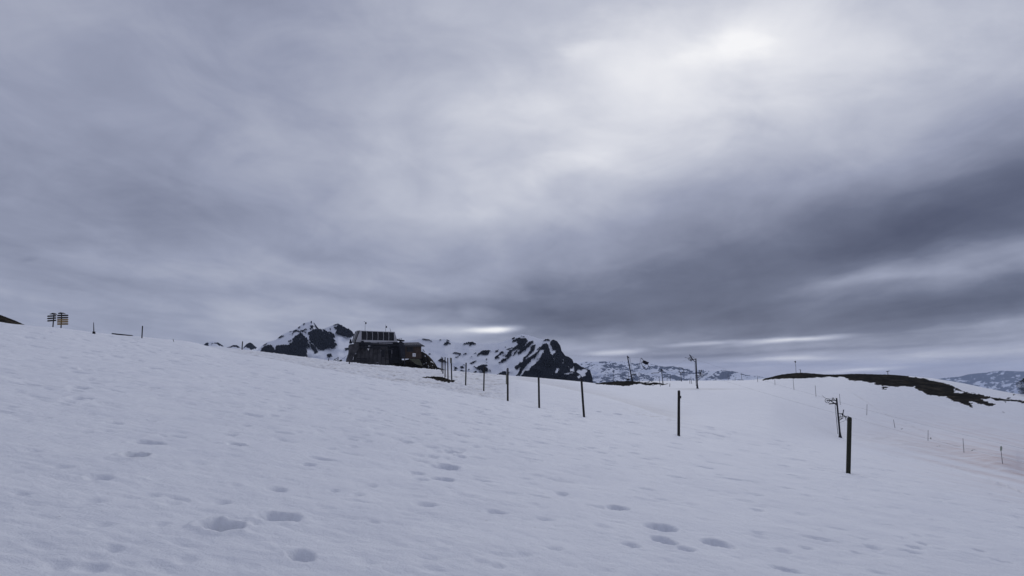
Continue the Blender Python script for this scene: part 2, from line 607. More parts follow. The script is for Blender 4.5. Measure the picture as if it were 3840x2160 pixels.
# ------------------------------------------------------------------ ground
PA, PB = -0.152, -0.0025        # the near slope: a plane tilted down to the right
GL = [
    # near crest: the far edge of the foreground slope
    [(-900, 1150, 38), (-300, 1195, 41), (0, 1215, 44), (112, 1227, 46), (196, 1233, 48), (229, 1237, 50), (349, 1253, 55), (475, 1267, 60),
     (531, 1270, 62), (600, 1277, 66), (720, 1289, 72), (800, 1311, 70), (883, 1329, 66), (953, 1338, 62), (1023, 1350, 61), (1093, 1362, 59),
     (1162, 1376, 57), (1279, 1396, 54), (1409, 1418, 53), (1560, 1445, 51), (1696, 1470, 49), (1804, 1489, 48), (1870, 1499, 48),
     (1960, 1511, 49), (2100, 1537, 47), (2300, 1576, 43), (2535, 1612, 42), (2700, 1636, 43), (2900, 1661, 45), (3140, 1700, 48),
     (3400, 1750, 50), (3600, 1785, 50), (3840, 1830, 50), (4400, 1930, 50)],
    # foot of the little bank behind it
    [(-900, 1250, 60), (0, 1290, 62), (349, 1300, 72), (600, 1310, 82), (720, 1311, 84), (800, 1318, 77), (883, 1335, 71), (1093, 1369, 63),
     (1279, 1409, 58), (1560, 1459, 55), (1696, 1483, 53), (1804, 1499, 52), (1870, 1502, 52.5), (1960, 1490, 56), (2100, 1505, 55),
     (2300, 1545, 50), (2535, 1592, 47), (2700, 1612, 48), (2900, 1637, 51), (3140, 1688, 58), (3400, 1742, 60), (3600, 1778, 60),
     (3840, 1822, 60), (4400, 1910, 60)],
    # track / second crest
    [(-900, 1300, 80), (0, 1330, 85), (349, 1330, 90), (600, 1320, 92), (720, 1312, 92), (800, 1306, 90), (850, 1309, 88), (953, 1325, 84),
     (1060, 1341, 82), (1300, 1378, 79), (1500, 1412, 75), (1660, 1436, 72), (1750, 1446, 71), (1814, 1452, 72), (1905, 1416, 92),
     (2022, 1437, 85), (2230, 1480, 70), (2353, 1515, 62), (2436, 1546, 57), (2535, 1574, 52), (2700, 1588, 58), (2900, 1606, 62),
     (3140, 1670, 78), (3400, 1730, 80), (3600, 1768, 78), (3840, 1810, 70), (4400, 1890, 70)],
    # hollow behind the second crest
    [(-900, 1330, 95), (0, 1350, 95), (349, 1345, 97), (600, 1325, 97), (720, 1308, 96), (850, 1307, 95), (1060, 1337, 92), (1300, 1371, 93),
     (1500, 1393, 90), (1660, 1410, 88), (1814, 1425, 88), (1905, 1418, 97), (2022, 1439, 91), (2230, 1481, 78), (2353, 1511, 72),
     (2436, 1537, 67), (2535, 1562, 64), (2700, 1560, 72), (2900, 1575, 76), (3140, 1655, 92), (3400, 1705, 95), (3600, 1742, 90),
     (3840, 1795, 78), (4400, 1870, 80)],
    # far crest
    [(-900, 1400, 110), (0, 1400, 110), (349, 1380, 105), (600, 1335, 102), (700, 1297, 100), (762, 1295, 99), (841, 1303, 99), (906, 1311, 100),
     (972, 1319, 100), (1069, 1331, 102), (1151, 1341, 103), (1232, 1353, 104), (1320, 1360, 105), (1376, 1367, 105), (1459, 1372, 105),
     (1558, 1381, 105), (1655, 1388, 105), (1804, 1401, 106), (1927, 1410, 107), (2022, 1417, 108), (2180, 1432, 110), (2260, 1441, 112),
     (2331, 1450, 115), (2400, 1453, 118), (2500, 1456, 118), (2608, 1457, 120), (2700, 1475, 112), (2900, 1522, 112), (3140, 1638, 106),
     (3250, 1648, 108), (3400, 1652, 116), (3600, 1700, 103), (3760, 1738, 86), (3840, 1768, 86), (4400, 1850, 90)],
    # ground beyond
    [(-900, 1500, 150), (0, 1480, 150), (600, 1420, 150), (972, 1412, 150), (1300, 1402, 150), (1655, 1408, 150), (1900, 1440, 150),
     (2180, 1450, 150), (2260, 1440, 150), (2331, 1435, 152), (2400, 1436, 154), (2500, 1440, 154), (2700, 1445, 155), (2900, 1460, 165),
     (3058, 1487, 160), (3150, 1518, 150), (3250, 1556, 140), (3352, 1592, 136), (3480, 1620, 134), (3600, 1635, 132), (3840, 1665, 128), (4400, 1730, 125)],
    # plateau edge and hilltop
    [(-900, 1600, 220), (0, 1560, 220), (1300, 1480, 200), (1900, 1500, 200), (2180, 1465, 190), (2240, 1436, 186), (2331, 1429, 182), (2400, 1430, 185),
     (2560, 1427.5, 200), (2800, 1426, 215), (2868, 1421, 220), (2918, 1406, 225), (2970, 1400, 228), (3011, 1397, 230), (3104, 1406, 232), (3204, 1402, 235),
     (3328, 1405, 235), (3424, 1411, 232), (3517, 1421, 228), (3610, 1437, 222), (3704, 1457, 215), (3766, 1469, 210), (3840, 1481, 205),
     (4400, 1580, 190)],
    [(-900, 1650, 320), (1900, 1600, 320), (4400, 1700, 320)],
    [(-900, 1580, 700), (1900, 1560, 700), (4400, 1600, 700)],
    [(-900, 1570, 3000), (4400, 1570, 3000)],
    [(-900, 1540, 12000), (4400, 1540, 12000)],
]
TG = np.linspace(-1.0, 0.95, 2400)


def smooth1(a, w):
    k = np.exp(-.5 * (np.arange(-3 * w, 3 * w + 1) / w) ** 2); k /= k.sum()
    return np.convolve(np.pad(a, 3 * w, mode='edge'), k, 'valid')


LS, LY = [], []
for li, ln in enumerate(GL):
    arr = np.array(ln, float)
    t, s = ts(arr[:, 0], arr[:, 1])
    sm = 8 if li in (0, 4, 6) else 16
    LS.append(smooth1(np.interp(TG, t, s), sm))
    LY.append(smooth1(np.interp(TG, t, arr[:, 2]), 18))
LS = np.array(LS); LY = np.array(LY)
FIX = [6.0, 12.0, 19.0, 27.0]


def H0(x, y):
    """smooth terrain height (world z) at x, y arrays"""
    x = np.asarray(x, float); y = np.asarray(y, float)
    shp = np.broadcast(x, y).shape
    x = np.broadcast_to(x, shp).ravel(); y = np.broadcast_to(y, shp).ravel()
    out = np.empty(x.shape)
    for a in range(0, len(x), 120000):
        xx = x[a:a + 120000]; yy = y[a:a + 120000]
        t = np.clip(xx / np.maximum(yy, 4), TG[0], TG[-1])
        fi = (t - TG[0]) / (TG[1] - TG[0])
        i0 = np.clip(fi.astype(int), 0, len(TG) - 2); fr = fi - i0
        S = LS[:, i0] * (1 - fr) + LS[:, i0 + 1] * fr
        Yk = LY[:, i0] * (1 - fr) + LY[:, i0 + 1] * fr
        Z = S * Yk
        FY = np.repeat(np.array(FIX)[:, None], len(xx), 1)
        FZ = -EYE + (PA * t[None] + PB) * FY
        K = np.concatenate([FY, Yk]); ZZ = np.concatenate([FZ, Z])
        h = np.diff(K, axis=0); d = np.diff(ZZ, axis=0) / h
        m = np.zeros_like(K)
        same = d[:-1] * d[1:] > 0
        w1 = 2 * h[1:] + h[:-1]; w2 = h[1:] + 2 * h[:-1]
        with np.errstate(divide='ignore', invalid='ignore'):
            hm = (w1 + w2) / (w1 / d[:-1] + w2 / d[1:])
        m[1:-1] = np.where(same, hm, 0)
        m[0] = d[0]; m[-1] = d[-1]
        yc = np.clip(yy, K[0], K[-1])
        seg = np.clip((yc[None] >= K).sum(0) - 1, 0, K.shape[0] - 2)
        ar = np.arange(len(xx))
        hh = h[seg, ar]; q = (yc - K[seg, ar]) / hh
        z = ((2 * q ** 3 - 3 * q ** 2 + 1) * ZZ[seg, ar] + (q ** 3 - 2 * q ** 2 + q) * hh * m[seg, ar]
             + (-2 * q ** 3 + 3 * q ** 2) * ZZ[seg + 1, ar] + (q ** 3 - q ** 2) * hh * m[seg + 1, ar])
        plane = -EYE + PA * xx + PB * yy
        z = np.where(yy < 6, plane, z)
        out[a:a + 120000] = z + EYE
    return out.reshape(shp)


def gz(x, y):
    return float(H0(np.array([x]), np.array([y]))[0])


def hit(u, v, Y0, lo=.7, hi=1.4):
    """ground point seen at photo pixel u, v, closest to the expected distance Y0"""
    t, s = ts(u, v)
    Y = np.linspace(Y0 * lo, Y0 * hi, 600)
    z = H0(t * Y, Y)
    diff = z - (EYE + s * Y)
    idx = np.where((diff[:-1] < 0) & (diff[1:] >= 0))[0]
    if len(idx):
        k = idx[np.argmin(abs(Y[idx] - Y0))]
        yy = Y[k]
    else:
        yy = Y[np.argmin(abs(diff) / Y + 0.0003 * abs(Y - Y0) / Y0)]
    return Vector((float(t) * yy, yy, gz(float(t) * yy, yy)))


DENTS = []


def dent(u, v, w, h, dep, ang=0.0, sharp=.5):
    p = hit(u, v, 12, .25, 5)
    t, _ = ts(u, v)
    vinf = 1400 - (PA * t + PB) * F
    lx = w / 2 * p.y / F * .98
    ly = max(.07, min(.55, h / 2 * p.y / max(60, v - vinf) * 1.0))
    ly = min(ly, 1.45 * lx)
    DENTS.append((p.x, p.y, lx, ly, dep * (1.4 if dep > .07 else (1.0 if dep > .055 else .75)), math.radians(ang), (.22 if dep > .2 else .34) if dep > .07 else (.25 if dep > .055 else .05)))


PRINTS = [
    (834, 1972, 165, 84, .30, 0), (509, 1710, 92, 54, .27, 0), (552, 1650, 104, 28, .11, -20), (304, 1491, 80, 16, .12, 0), (294, 1449, 80, 14, .09, 0),
    (425, 1577, 74, 24, .07, 0), (891, 1659, 76, 26, .08, 0), (372, 1786, 105, 26, .06, 0), (336, 1872, 95, 40, .045, -30), (231, 1746, 80, 36, .045, -30),
    (79, 1842, 92, 18, .05, 0), (377, 1956, 90, 36, .035, -25), (420, 2055, 80, 50, .035, 20), (566, 1856, 95, 40, .035, 0), (640, 1885, 90, 36, .035, 0), (886, 1820, 72, 36, .03, 0),
    (697, 2100, 110, 70, .04, 0), (598, 1961, 80, 40, .03, 0), (734, 1735, 100, 22, .035, 0), (829, 1882, 76, 34, .05, -25), (52, 1468, 60, 12, .05, 0),
    (1046, 1938, 150, 44, .14, -22), (1131, 2085, 112, 66, .08, 15), (1036, 1832, 88, 24, .07, 0), (1251, 1839, 56, 18, .05, 0), (1342, 1853, 52, 14, .05, -15),
    (1666, 1744, 118, 34, .13, -18), (1660, 1789, 94, 30, .08, -10), (1597, 1887, 104, 24, .06, 0), (1860, 1917, 90, 40, .06, -30), (1697, 1692, 84, 20, .08, 0),
    (1524, 1656, 66, 16, .07, 0), (1157, 1737, 64, 16, .06, 0), (1225, 1536, 56, 10, .06, 0), (1335, 1582, 66, 12, .06, 0), (1005, 1470, 62, 9, .06, 0),
    (1400, 1606, 50, 12, .05, 0), (1325, 1670, 56, 12, .05, 0), (1240, 1673, 60, 14, .05, 0), (920, 1592, 44, 14, .06, -10),
    (2315, 1903, 96, 30, .10, -22), (2479, 1976, 136, 34, .12, -22), (2488, 2024, 114, 38, .09, 0), (2679, 2031, 104, 32, .09, -25), (2105, 1845, 64, 28, .06, 0),
    (2255, 1973, 108, 18, .05, -5), (2037, 1944, 98, 16, .05, -8), (1968, 1786, 60, 14, .05, 0), (2843, 1994, 90, 16, .05, -28), (2588, 1885, 90, 12, .04, -25),
    (2498, 1670, 46, 9, .04, -10), (2860, 1800, 46, 8, .04, -10), (3090, 1757, 60, 8, .05, -8), (2080, 2060, 70, 24, .04, -25), (1960, 2080, 90, 30, .03, -30),
    (2000, 1890, 60, 18, .04, -20), (3010, 1925, 90, 12, .05, -25), (3440, 2010, 60, 12, .05, -20), (3290, 1958, 70, 10, .04, -22), (3650, 2085, 130, 14, .05, -22),
    (2945, 2130, 140, 20, .06, -20), (3300, 2140, 130, 16, .04, -18), (170, 1560, 50, 12, .05, 0), (120, 1690, 80, 20, .03, 0), (1560, 1300 + 500, 60, 16, .03, -10),
    (60, 2090, 120, 50, .03, 0), (220, 2110, 130, 50, .04, 0), (1370, 2110, 110, 30, .03, 0), (1800, 2110, 100, 26, .03, -15),
]
for p_ in PRINTS:
    dent(*p_)
# small sun cups all over the near slope
for _ in range(5200):
    yy = 4.5 * (56 / 4.5) ** random.random()
    tt = random.uniform(-.74, .74)
    k = random.random()
    left = 1.0 if tt < .12 else .75
    big_ = 2.6 if k > .94 else 1.0
    far_ = min(1.0, max(.35, (yy - 5) / 14))
    DENTS.append((tt * yy, yy, random.uniform(.06, .20) * (1 + .022 * yy), random.uniform(.045, .12) * (1 + .02 * yy), random.uniform(.004, .020) * big_ * left * far_ * (1 + .028 * yy), random.uniform(-.45, .2), random.uniform(.05, .5)))

# short crusty marks further up the slope
for _ in range(620):
    yy = random.uniform(11, 50)
    tt = random.uniform(-.70, .05) if random.random() < .72 else random.uniform(.05, .70)
    DENTS.append((tt * yy, yy, random.uniform(.10, .30) * (1 + .015 * yy), random.uniform(.006, .011) * yy, random.uniform(.0012, .0036) * yy, random.uniform(-.4, .05), random.uniform(.2, .5)))
# groups of old boot prints wandering across the slope
for (x0, y0, dx_, dy_, n_) in ((-5.5, 11, .55, .75, 16), (-1.5, 10, .10, .95, 18), (-9, 19, .8, .55, 14), (1.2, 8.5, .65, .45, 10)):
    for i_ in range(n_):
        sx = (.16 if i_ % 2 else -.16)
        DENTS.append((x0 + dx_ * i_ + sx * dy_ + random.uniform(-.15, .15), y0 + dy_ * i_ - sx * dx_ + random.uniform(-.2, .2), random.uniform(.10, .16), random.uniform(.13, .2), random.uniform(.025, .06), random.uniform(-.6, .2), .3))
# melt hollows round the near posts
for (u_, v_, Y_) in ((3181, 1773, 28), (2545, 1634, 35), (2190, 1562, 42), (2022, 1528, 49), (1904, 1504, 50), (3151, 1640, 106), (2615, 1457, 120)):
    p_ = hit(u_, v_, Y_, .8, 1.25)
    DENTS.append((p_.x, p_.y, .20 + .002 * Y_, .26 + .004 * Y_, .08, 0.0, .25))
BARE = []
BARE.append(zpoly(0, 0, 1, [(2862, 1428), (2866, 1416), (2918, 1400), (3011, 1388), (3104, 1398), (3204, 1395), (3328, 1397)] +
    zpoly(3300, 1350, .3105, [(100, 178), (400, 203), (560, 232), (700, 266), (760, 276), (860, 300), (905, 325), (960, 345), (925, 352), (1050, 388), (1150, 402), (1300, 442), (1450, 466), (1600, 480), (1760, 492),
        (1760, 522), (1600, 497), (1450, 491), (1310, 462), (1230, 470), (1310, 510), (1370, 530), (1380, 558), (1290, 546), (1150, 516), (1080, 500), (1130, 545), (1132, 573), (1080, 560),
        (1000, 535), (940, 505), (870, 490), (800, 445), (690, 432), (600, 425), (500, 385), (430, 345), (420, 315), (330, 325), (270, 315), (200, 322), (130, 316)]) +
    zpoly(2800, 1350, .3106, [(1800, 322), (1700, 315), (1580, 302), (1540, 295), (1570, 281), (1480, 268), (1360, 250), (1230, 243), (1190, 215), (1140, 205), (980, 205), (800, 215), (600, 222), (400, 226), (215, 240)])))
BARE.append(zpoly(2160, 1300, .276, [(240, 494), (300, 455), (360, 445), (420, 460), (540, 450), (590, 455), (700, 455), (800, 470), (880, 483), (1030, 477), (1035, 482), (900, 492), (1100, 489), (1180, 502), (1245, 514), (1190, 527),
                                      (1130, 513), (950, 524), (900, 506), (850, 508), (720, 528), (620, 542), (420, 515), (240, 505)]))
BARE.append(zpoly(1560, 1220, .2717, [(80, 716), (200, 708), (330, 712), (420, 735), (500, 760), (555, 790), (550, 803), (450, 787), (350, 768), (250, 748), (130, 727)]))
HOLE = [zpoly(3300, 1350, .3105, [(875, 358), (990, 378), (1012, 405), (930, 395)]), zpoly(3300, 1350, .3105, [(1060, 395), (1100, 398), (1180, 412), (1120, 412)])]
SPECK = [(3300 + .3105 * x, 1350 + .3105 * y, r) for x, y, r in ((60, 330, 6), (55, 350, 4), (1550, 462, 5), (1600, 420, 3), (1520, 508, 4), (1480, 628, 3), (700, 1045, 2), (620, 945, 2.5), (275, 828, 2.5), (1128, 1087, 2.5))]


def build_ground():
    rows = np.concatenate([np.linspace(-4, 4.2, 20, endpoint=False), np.geomspace(4.2, 12, 170, endpoint=False), np.geomspace(12, 44, 190, endpoint=False),
                           np.linspace(44, 76, 120, endpoint=False), np.linspace(76, 122, 100, endpoint=False), np.linspace(122, 240, 170, endpoint=False),
                           np.geomspace(240, 11500, 45)])
    nc = 1180
    tau = np.linspace(-.92, .86, nc)
    Y = np.repeat(rows[:, None], nc, 1)
    X = tau[None] * (Y + np.where(Y < 40, 9 * (1 - sstep(4, 40, Y)), 0) + 0.0)
    Z = H0(X, Y)
    nr = len(rows)
    # image coordinates of each ground point, to know where bare ground, dirt and tracks lie
    yy = np.maximum(Y, .5)
    s = (Z - EYE) / yy; t = X / yy
    b = (s * CP - SP) / (CP + s * SP)
    U = 1920 + F * t * (CP - b * SP); V = 1080 - F * b
    near = (Y < 60)
    # broad swells and wind relief
    fade = 1 / (1 + (Y / 60.0) ** 2)
    Z += .05 * fbm(X / 5, Y / 5, 3, 3) * sstep(3, 10, Y) * (Y < 250)
    xr = X * .93 + Y * .36; yr = -X * .36 + Y * .93
    z2 = (.014 + .012 * (1 - sstep(-1, 3, X))) * fbm(X / 1.0, Y / 1.0, 21, 3, .5) + .0035 * fbm(X / .22, Y / .22, 33, 2, .55)
    rid = 1 - np.abs(fbm(xr / 2.2, yr / .7, 45, 3, .5)) * 2.2
    z2 += .009 * np.clip(rid, 0, 1) ** 2 * sstep(12, 26, Y)
    Z += z2 * np.where(Y < 45, 1, .9 / (1 + (Y - 45) / 40)) * (Y < 300)
    # footprints, melt hollows and sun cups, pressed one by one
    for (cx, cy, lx, ly, dep, ang, sharp) in DENTS:
        R = max(lx, ly) * 1.5
        r0 = np.searchsorted(rows, cy - R); r1 = np.searchsorted(rows, cy + R)
        if r1 <= r0:
            continue
        xs = X[(r0 + r1) // 2]
        c0 = np.searchsorted(xs, cx - R * 1.3); c1 = np.searchsorted(xs, cx + R * 1.3)
        if c1 <= c0:
            continue
        dx = X[r0:r1, c0:c1] - cx; dy = Y[r0:r1, c0:c1] - cy
        ca, sa = math.cos(ang), math.sin(ang)
        ex = (dx * ca + dy * sa) / lx; ey = (-dx * sa + dy * ca) / ly
        wob = 1.0
        if dep > .028:
            th = np.arctan2(ey, ex)
            wob = 1 + .05 * np.sin(3 * th + cx * 9) + .05 * np.sin(5 * th + cy * 7) + .05 * np.sin(9 * th + cx * 3) + .03 * np.sin(17 * th + cy * 5)
        r = np.sqrt(ex ** 2 + ey ** 2) / wob
        g = 1 - sstep(sharp, 1.0, r)
        rim = .06 * np.exp(-((r - 1.12) / .16) ** 2)
        Z[r0:r1, c0:c1] += dep * (rim - g)
    # masks (with a wandering edge)
    wu = U + 12 * fbm(U / 30, V / 8, 61, 5, .68); wv = V + 3.6 * fbm(U / 26, V / 7, 71, 5, .68)
    bare = np.zeros(U.shape, bool)
    far = Y > 40
    for P in BARE:
        bare |= inpoly(wu, wv, P)
    for P in HOLE:
        bare &= ~inpoly(wu, wv, P)
    for (su, sv, sr) in SPECK:
        bare |= ((wu - su) / (sr * 1.8)) ** 2 + ((wv - sv) / (sr * .55)) ** 2 < 1
    bare &= far & (Y < 330)
    hill = (Y > 215) & (U > 2880) & (U < 3400)
    bare |= hill & (Y < 300) & (V < 1420)
    bf = bare.astype(float)
    # snow lip: the bare ground lies below the snow surface
    Z -= bf * .03
    Z += bf * .16 * np.abs(fbm(X / 1.6, Y / 1.6, 91, 4, .6))
    # track beyond the near crest: trodden, crusty, dusty
    i_t = np.clip(((np.clip(t, TG[0], TG[-1]) - TG[0]) / (TG[1] - TG[0])).astype(int), 0, len(TG) - 1)
    crestY = LY[0][i_t]; farY = LY[4][i_t]
    trk = sstep(0, 2, Y - crestY) * (1 - sstep(-2, 12, Y - farY)) * sstep(760, 1000, U) * (1 - sstep(1830, 1960, U))
    lumps = np.clip(fbm(X / .7, Y / 1.5, 101, 3, .6), -.25, 1)
    Z += trk * (.15 * lumps + .06 * fbm(X / .3, Y / .5, 111, 2))
    edge = np.exp(-((Y - crestY + .6) / .8) ** 2) * sstep(950, 1080, U) * (1 - sstep(1850, 1900, U))
    Z += edge * .10 * fbm(X / .8, Y / .8, 121, 3, .6)
    dirt = trk * (.14 + .30 * sstep(.0, .6, fbm(X / 5, Y / 5, 131, 3)) + .50 * sstep(.25, .5, fbm(X / .9, Y / 2.2, 133, 3, .6)))
    foot = np.exp(-((Y - crestY - 3) / 2.0) ** 2) * sstep(980, 1150, U) * (1 - sstep(1840, 1890, U))
    dirt += 1.1 * foot * sstep(-.05, .45, fbm(X / 1.2, Y / 1.2, 141, 3, .6))
    # grey strip behind second crest, melt-stained
    c2 = LY[2][i_t]
    g2 = sstep(0, 3, Y - c2) * (1 - sstep(8, 30, Y - c2)) * sstep(1890, 1980, U) * (1 - sstep(2480, 2640, U))
    dirt += .30 * g2
    # pinkish dust on the lower right slope, in bands along the fall line
    ax = (U - 3860) / 470; ay = (V - 1740 - (U - 3840) * .22) / 110
    blob = np.exp(-(ax ** 2 + ay ** 2))
    band = .55 + .75 * fbm(U / 260 - V / 60, V / 16 - U / 70, 151, 4, .55)
    algae = np.clip(.95 * blob * band, 0, 1) * (U > 2600)
    ax = (U - 3330) / 240; ay = (V - 1655 - (U - 3330) * .16) / 22
    dirt += .26 * np.exp(-(ax ** 2 + ay ** 2)) * np.clip(.5 + fbm(U / 60, V / 10, 161, 3), 0, 1)
    ax = (U - 2640) / 130; ay = (V - 1459) / 3.2
    dirt += .45 * np.exp(-(ax ** 2 + ay ** 2))
    ax = (U - 2460) / 130; ay = (V - 1562 - (U - 2460) * .22) / 12
    dirt += .35 * np.exp(-(ax ** 2 + ay ** 2)) * np.clip(.3 + 1.6 * fbm(U / 20, V / 6, 171, 3), 0, 1)
    # melt halo round bare patches
    dirt += .02
    # old ski and foot tracks
    gn = np.clip(.55 + 1.3 * fbm(U / 25, V / 40, 181, 3), 0, 1)

    def groove(pts, wpx, d, dd):
        nonlocal Z, dirt
        for (u0, v0), (u1, v1) in zip(pts[:-1], pts[1:]):
            sel = (U > min(u0, u1)) & (U <= max(u0, u1)) & (Y > 12)
            vv = v0 + (v1 - v0) * (U - u0) / (u1 - u0)
            q = np.exp(-((V - vv) / wpx) ** 2) * sel
            q = q * gn
            Z -= q * d; dirt = dirt + q * dd
    groove([(3170, 1455), (3240, 1500), (3310, 1548), (3380, 1580), (3480, 1625), (3560, 1665), (3640, 1690)], 2.0, .10, .30)
    groove([(1250, 1520), (1500, 1560), (1640, 1600), (1760, 1650)], 2.2, .05, .05)
    groove([(3550, 1740), (3700, 1790), (3840, 1850), (4000, 1900)], 4.0, .05, .25)
    groove([(3330, 1705), (3560, 1760), (3840, 1845)], 3.0, .05, .16)
    groove([(2560, 1600), (2640, 1618), (2720, 1640)], 2.0, .05, .18)
    groove([(2420, 1850), (2700, 1930), (2960, 2020)], 3.0, .02, .0)
    groove([(2900, 1690), (3180, 1775), (3400, 1830)], 2.5, .04, .03)
    co = np.stack([X, Y, Z], -1).reshape(-1, 3)
    o = raw_mesh('ground', co, grid_faces(nr, nc), 'snow_ground', {'bare': bf, 'dirt': np.clip(dirt, 0, 1), 'algae': algae})
    tag(o, 'snow covered ground sloping down to the right', None, None, 'structure')


build_ground()

# ------------------------------------------------------------------ mountains
def mountain(name, ridge, Yr, Yf, vbase, rocks, snows, mat, label, du=1.6, nrow=110, relief=40, warp=1.6, procedural=None, tex=(26, 16), rb=0.0, octv=2):
    r = np.array(ridge, float)
    u = np.arange(r[0, 0], r[-1, 0] + du, du)
    vr = np.interp(u, r[:, 0], r[:, 1])
    vr = vr + .8 * fbm(u / 9, u * 0 + Yr, 5, 3, .6)
    s = np.linspace(0, 1, nrow) ** .9
    U = np.repeat(u[None], nrow, 0)
    V = vbase + (vr[None] - vbase) * s[:, None]
    Yv = Yf + (Yr - Yf) * s[:, None] + 0 * U
    taper = np.sin(np.pi * s[:, None] ** .8) * .9 + .1
    rel = fbm(U / (tex[0] * 2.2) + V / 70, V / (tex[1] * 2.6) - U / 140, 7, octv, .4)
    Yv = Yv + relief * rel * taper
    wu = U + warp * fbm(U / 7, V / 7, 15, 4, .7) * 2.0
    wv = V + warp * fbm(U / 7, V / 7, 25, 4, .7) * 2.0
    rock = np.zeros(U.shape)
    if procedural is not None:
        rock = procedural(U, V, s[:, None], vr[None])
    for P in rocks:
        rock = np.where(inpoly(wu, wv, P), 1.0, rock)
    for P in snows:
        rock = np.where(inpoly(wu, wv, P), 0.0, rock)
    led = fbm(U / 9 + V / 7, V / 5 - U / 11, 35, 3, .6)
    if procedural is None:
        rock = np.where(led > .80, 0.0, rock)            # snow caught on ledges
    # rock ribs stand proud of the snow that lies in the gullies
    Yv = Yv - rb * relief * np.clip(rock, 0, 1) * (.35 + .9 * np.abs(fbm(U / 9 + V / 25, V / 14 - U / 30, 55, 3, .6)))
    t, sl = ts(U, V)
    X = t * Yv; Z = EYE + sl * Yv
    # far side
    backs = []
    depth = Yr - Yf
    for k, (dy, dz) in enumerate(((.25, .12), (.8, .5), (1.6, 1.3))):
        yb = Yv[-1] + depth * dy
        hgt = np.maximum(Z[-1] - Z[0], 1)
        backs.append(np.stack([X[-1] * (yb / Yv[-1]), yb, Z[-1] - hgt * dz], -1))
    co = np.concatenate([np.stack([X, Yv, Z], -1)] + [b[None] for b in backs])
    ra = np.concatenate([rock, np.repeat(rock[-1:], 3, 0)])
    o = raw_mesh(name, co.reshape(-1, 3), grid_faces(nrow + 3, len(u)), mat, {'rock': ra.reshape(-1)})
    tag(o, label, None, None, 'structure')
    return o


k1 = .1436
M1R = [zpoly(960, 1190, k1, p) for p in [
    [(60, 900), (130, 870), (150, 800), (230, 740), (370, 705), (440, 750), (500, 850), (515, 735), (860, 710), (870, 670), (940, 650), (960, 610), (940, 570), (1000, 520), (1010, 480), (1080, 460), (1130, 420), (1190, 405), (1260, 490), (1340, 550), (1370, 610), (1350, 650), (1410, 740), (1400, 800), (1300, 730), (1330, 800), (1300, 810), (1350, 910), (1330, 920), (1345, 1050), (1350, 1900), (60, 1900)],
    [(1350, 410), (1400, 370), (1520, 310), (1650, 295), (1700, 310), (1750, 370), (1740, 320), (1800, 325), (1860, 380), (1950, 370), (1990, 350), (1960, 390), (2030, 420), (2070, 510), (2020, 540), (2070, 610), (2040, 640), (2110, 680), (2100, 720), (2050, 790), (1990, 820), (1930, 815), (1900, 795), (1830, 830), (1800, 830), (1760, 880), (1750, 860), (1770, 840), (1690, 850), (1600, 800), (1500, 700), (1420, 640), (1390, 580), (1380, 510), (1390, 460)],
    [(1370, 620), (1430, 660), (1540, 760), (1600, 850), (1640, 930), (1610, 910), (1570, 950), (1530, 940), (1500, 870), (1440, 790), (1400, 690)],
    [(2150, 175), (2230, 195), (2300, 240), (2350, 290), (2420, 285), (2490, 340), (2560, 430), (2560, 470), (2460, 520), (2380, 510), (2290, 500), (2210, 460), (2140, 470), (2090, 430), (2070, 390), (2110, 330), (2060, 290), (2110, 230)],
    [(1400, 140), (1440, 85), (1470, 95), (1460, 160)], [(1480, 105), (1540, 145), (1590, 215), (1650, 290), (1610, 290), (1560, 230), (1520, 165)],
    [(1390, 215), (1440, 195), (1500, 215), (1480, 290), (1380, 295), (1430, 255)], [(1140, 350), (1310, 295), (1320, 315), (1210, 385)],
    [(980, 345), (1060, 330), (1130, 340), (1180, 410), (1150, 400), (1070, 350), (1000, 370), (930, 465), (940, 430)],
    [(540, 545), (610, 480), (690, 455), (640, 510), (720, 465), (715, 490), (600, 545)], [(165, 740), (230, 690), (290, 655), (260, 695)],
    [(800, 655), (860, 610), (920, 585), (900, 620)], [(1085, 280), (1140, 232), (1155, 245), (1110, 290)], [(1220, 170), (1270, 140), (1275, 160), (1225, 215)],
    [(1850, 970), (1920, 945), (1970, 960), (1975, 1010), (1900, 1050), (1840, 1015)], [(2300, 800), (2420, 790), (2450, 850), (2330, 860)],
    [(1240, 395), (1310, 368), (1300, 405)], [(2020, 190), (2150, 150), (2150, 165), (2040, 205)], [(2020, 250), (2070, 235), (2080, 330), (2050, 290)], [(1415, 305), (1465, 305), (1430, 325)],
    [(850, 468), (905, 430), (895, 450)], [(1900, 285), (1950, 290), (1935, 330)], [(865, 380), (925, 355), (910, 372)], [(1330, 430), (1350, 450), (1335, 470)]]]
M1S = [zpoly(960, 1190, k1, p) for p in [[(1115, 525), (1160, 555), (1140, 560)], [(1765, 430), (1795, 455), (1780, 460)], [(1895, 385), (1930, 400), (1905, 425)], [(2150, 370), (2180, 372), (2160, 385)]]]
mountain('mountain', [(940, 1330), (960, 1316), (974, 1305), (983, 1296), (1003, 1283), (1035, 1273), (1058, 1255), (1085, 1242), (1104, 1236), (1122, 1224), (1138, 1212), (1161, 1206), (1168, 1203), (1175, 1206), (1187, 1222), (1195, 1232), (1216, 1232), (1233, 1225), (1251, 1218), (1269, 1212), (1280, 1217), (1290, 1225), (1307, 1231), (1319, 1239), (1325, 1250), (1334, 1259), (1360, 1268), (1420, 1278), (1500, 1290), (1560, 1330)],
         820, 640, 1440, M1R, M1S, 'mountain_near', 'twin peaked mountain of black rock and snow behind the lift station', relief=18, rb=.5)
k2 = .1475
k4 = .2717
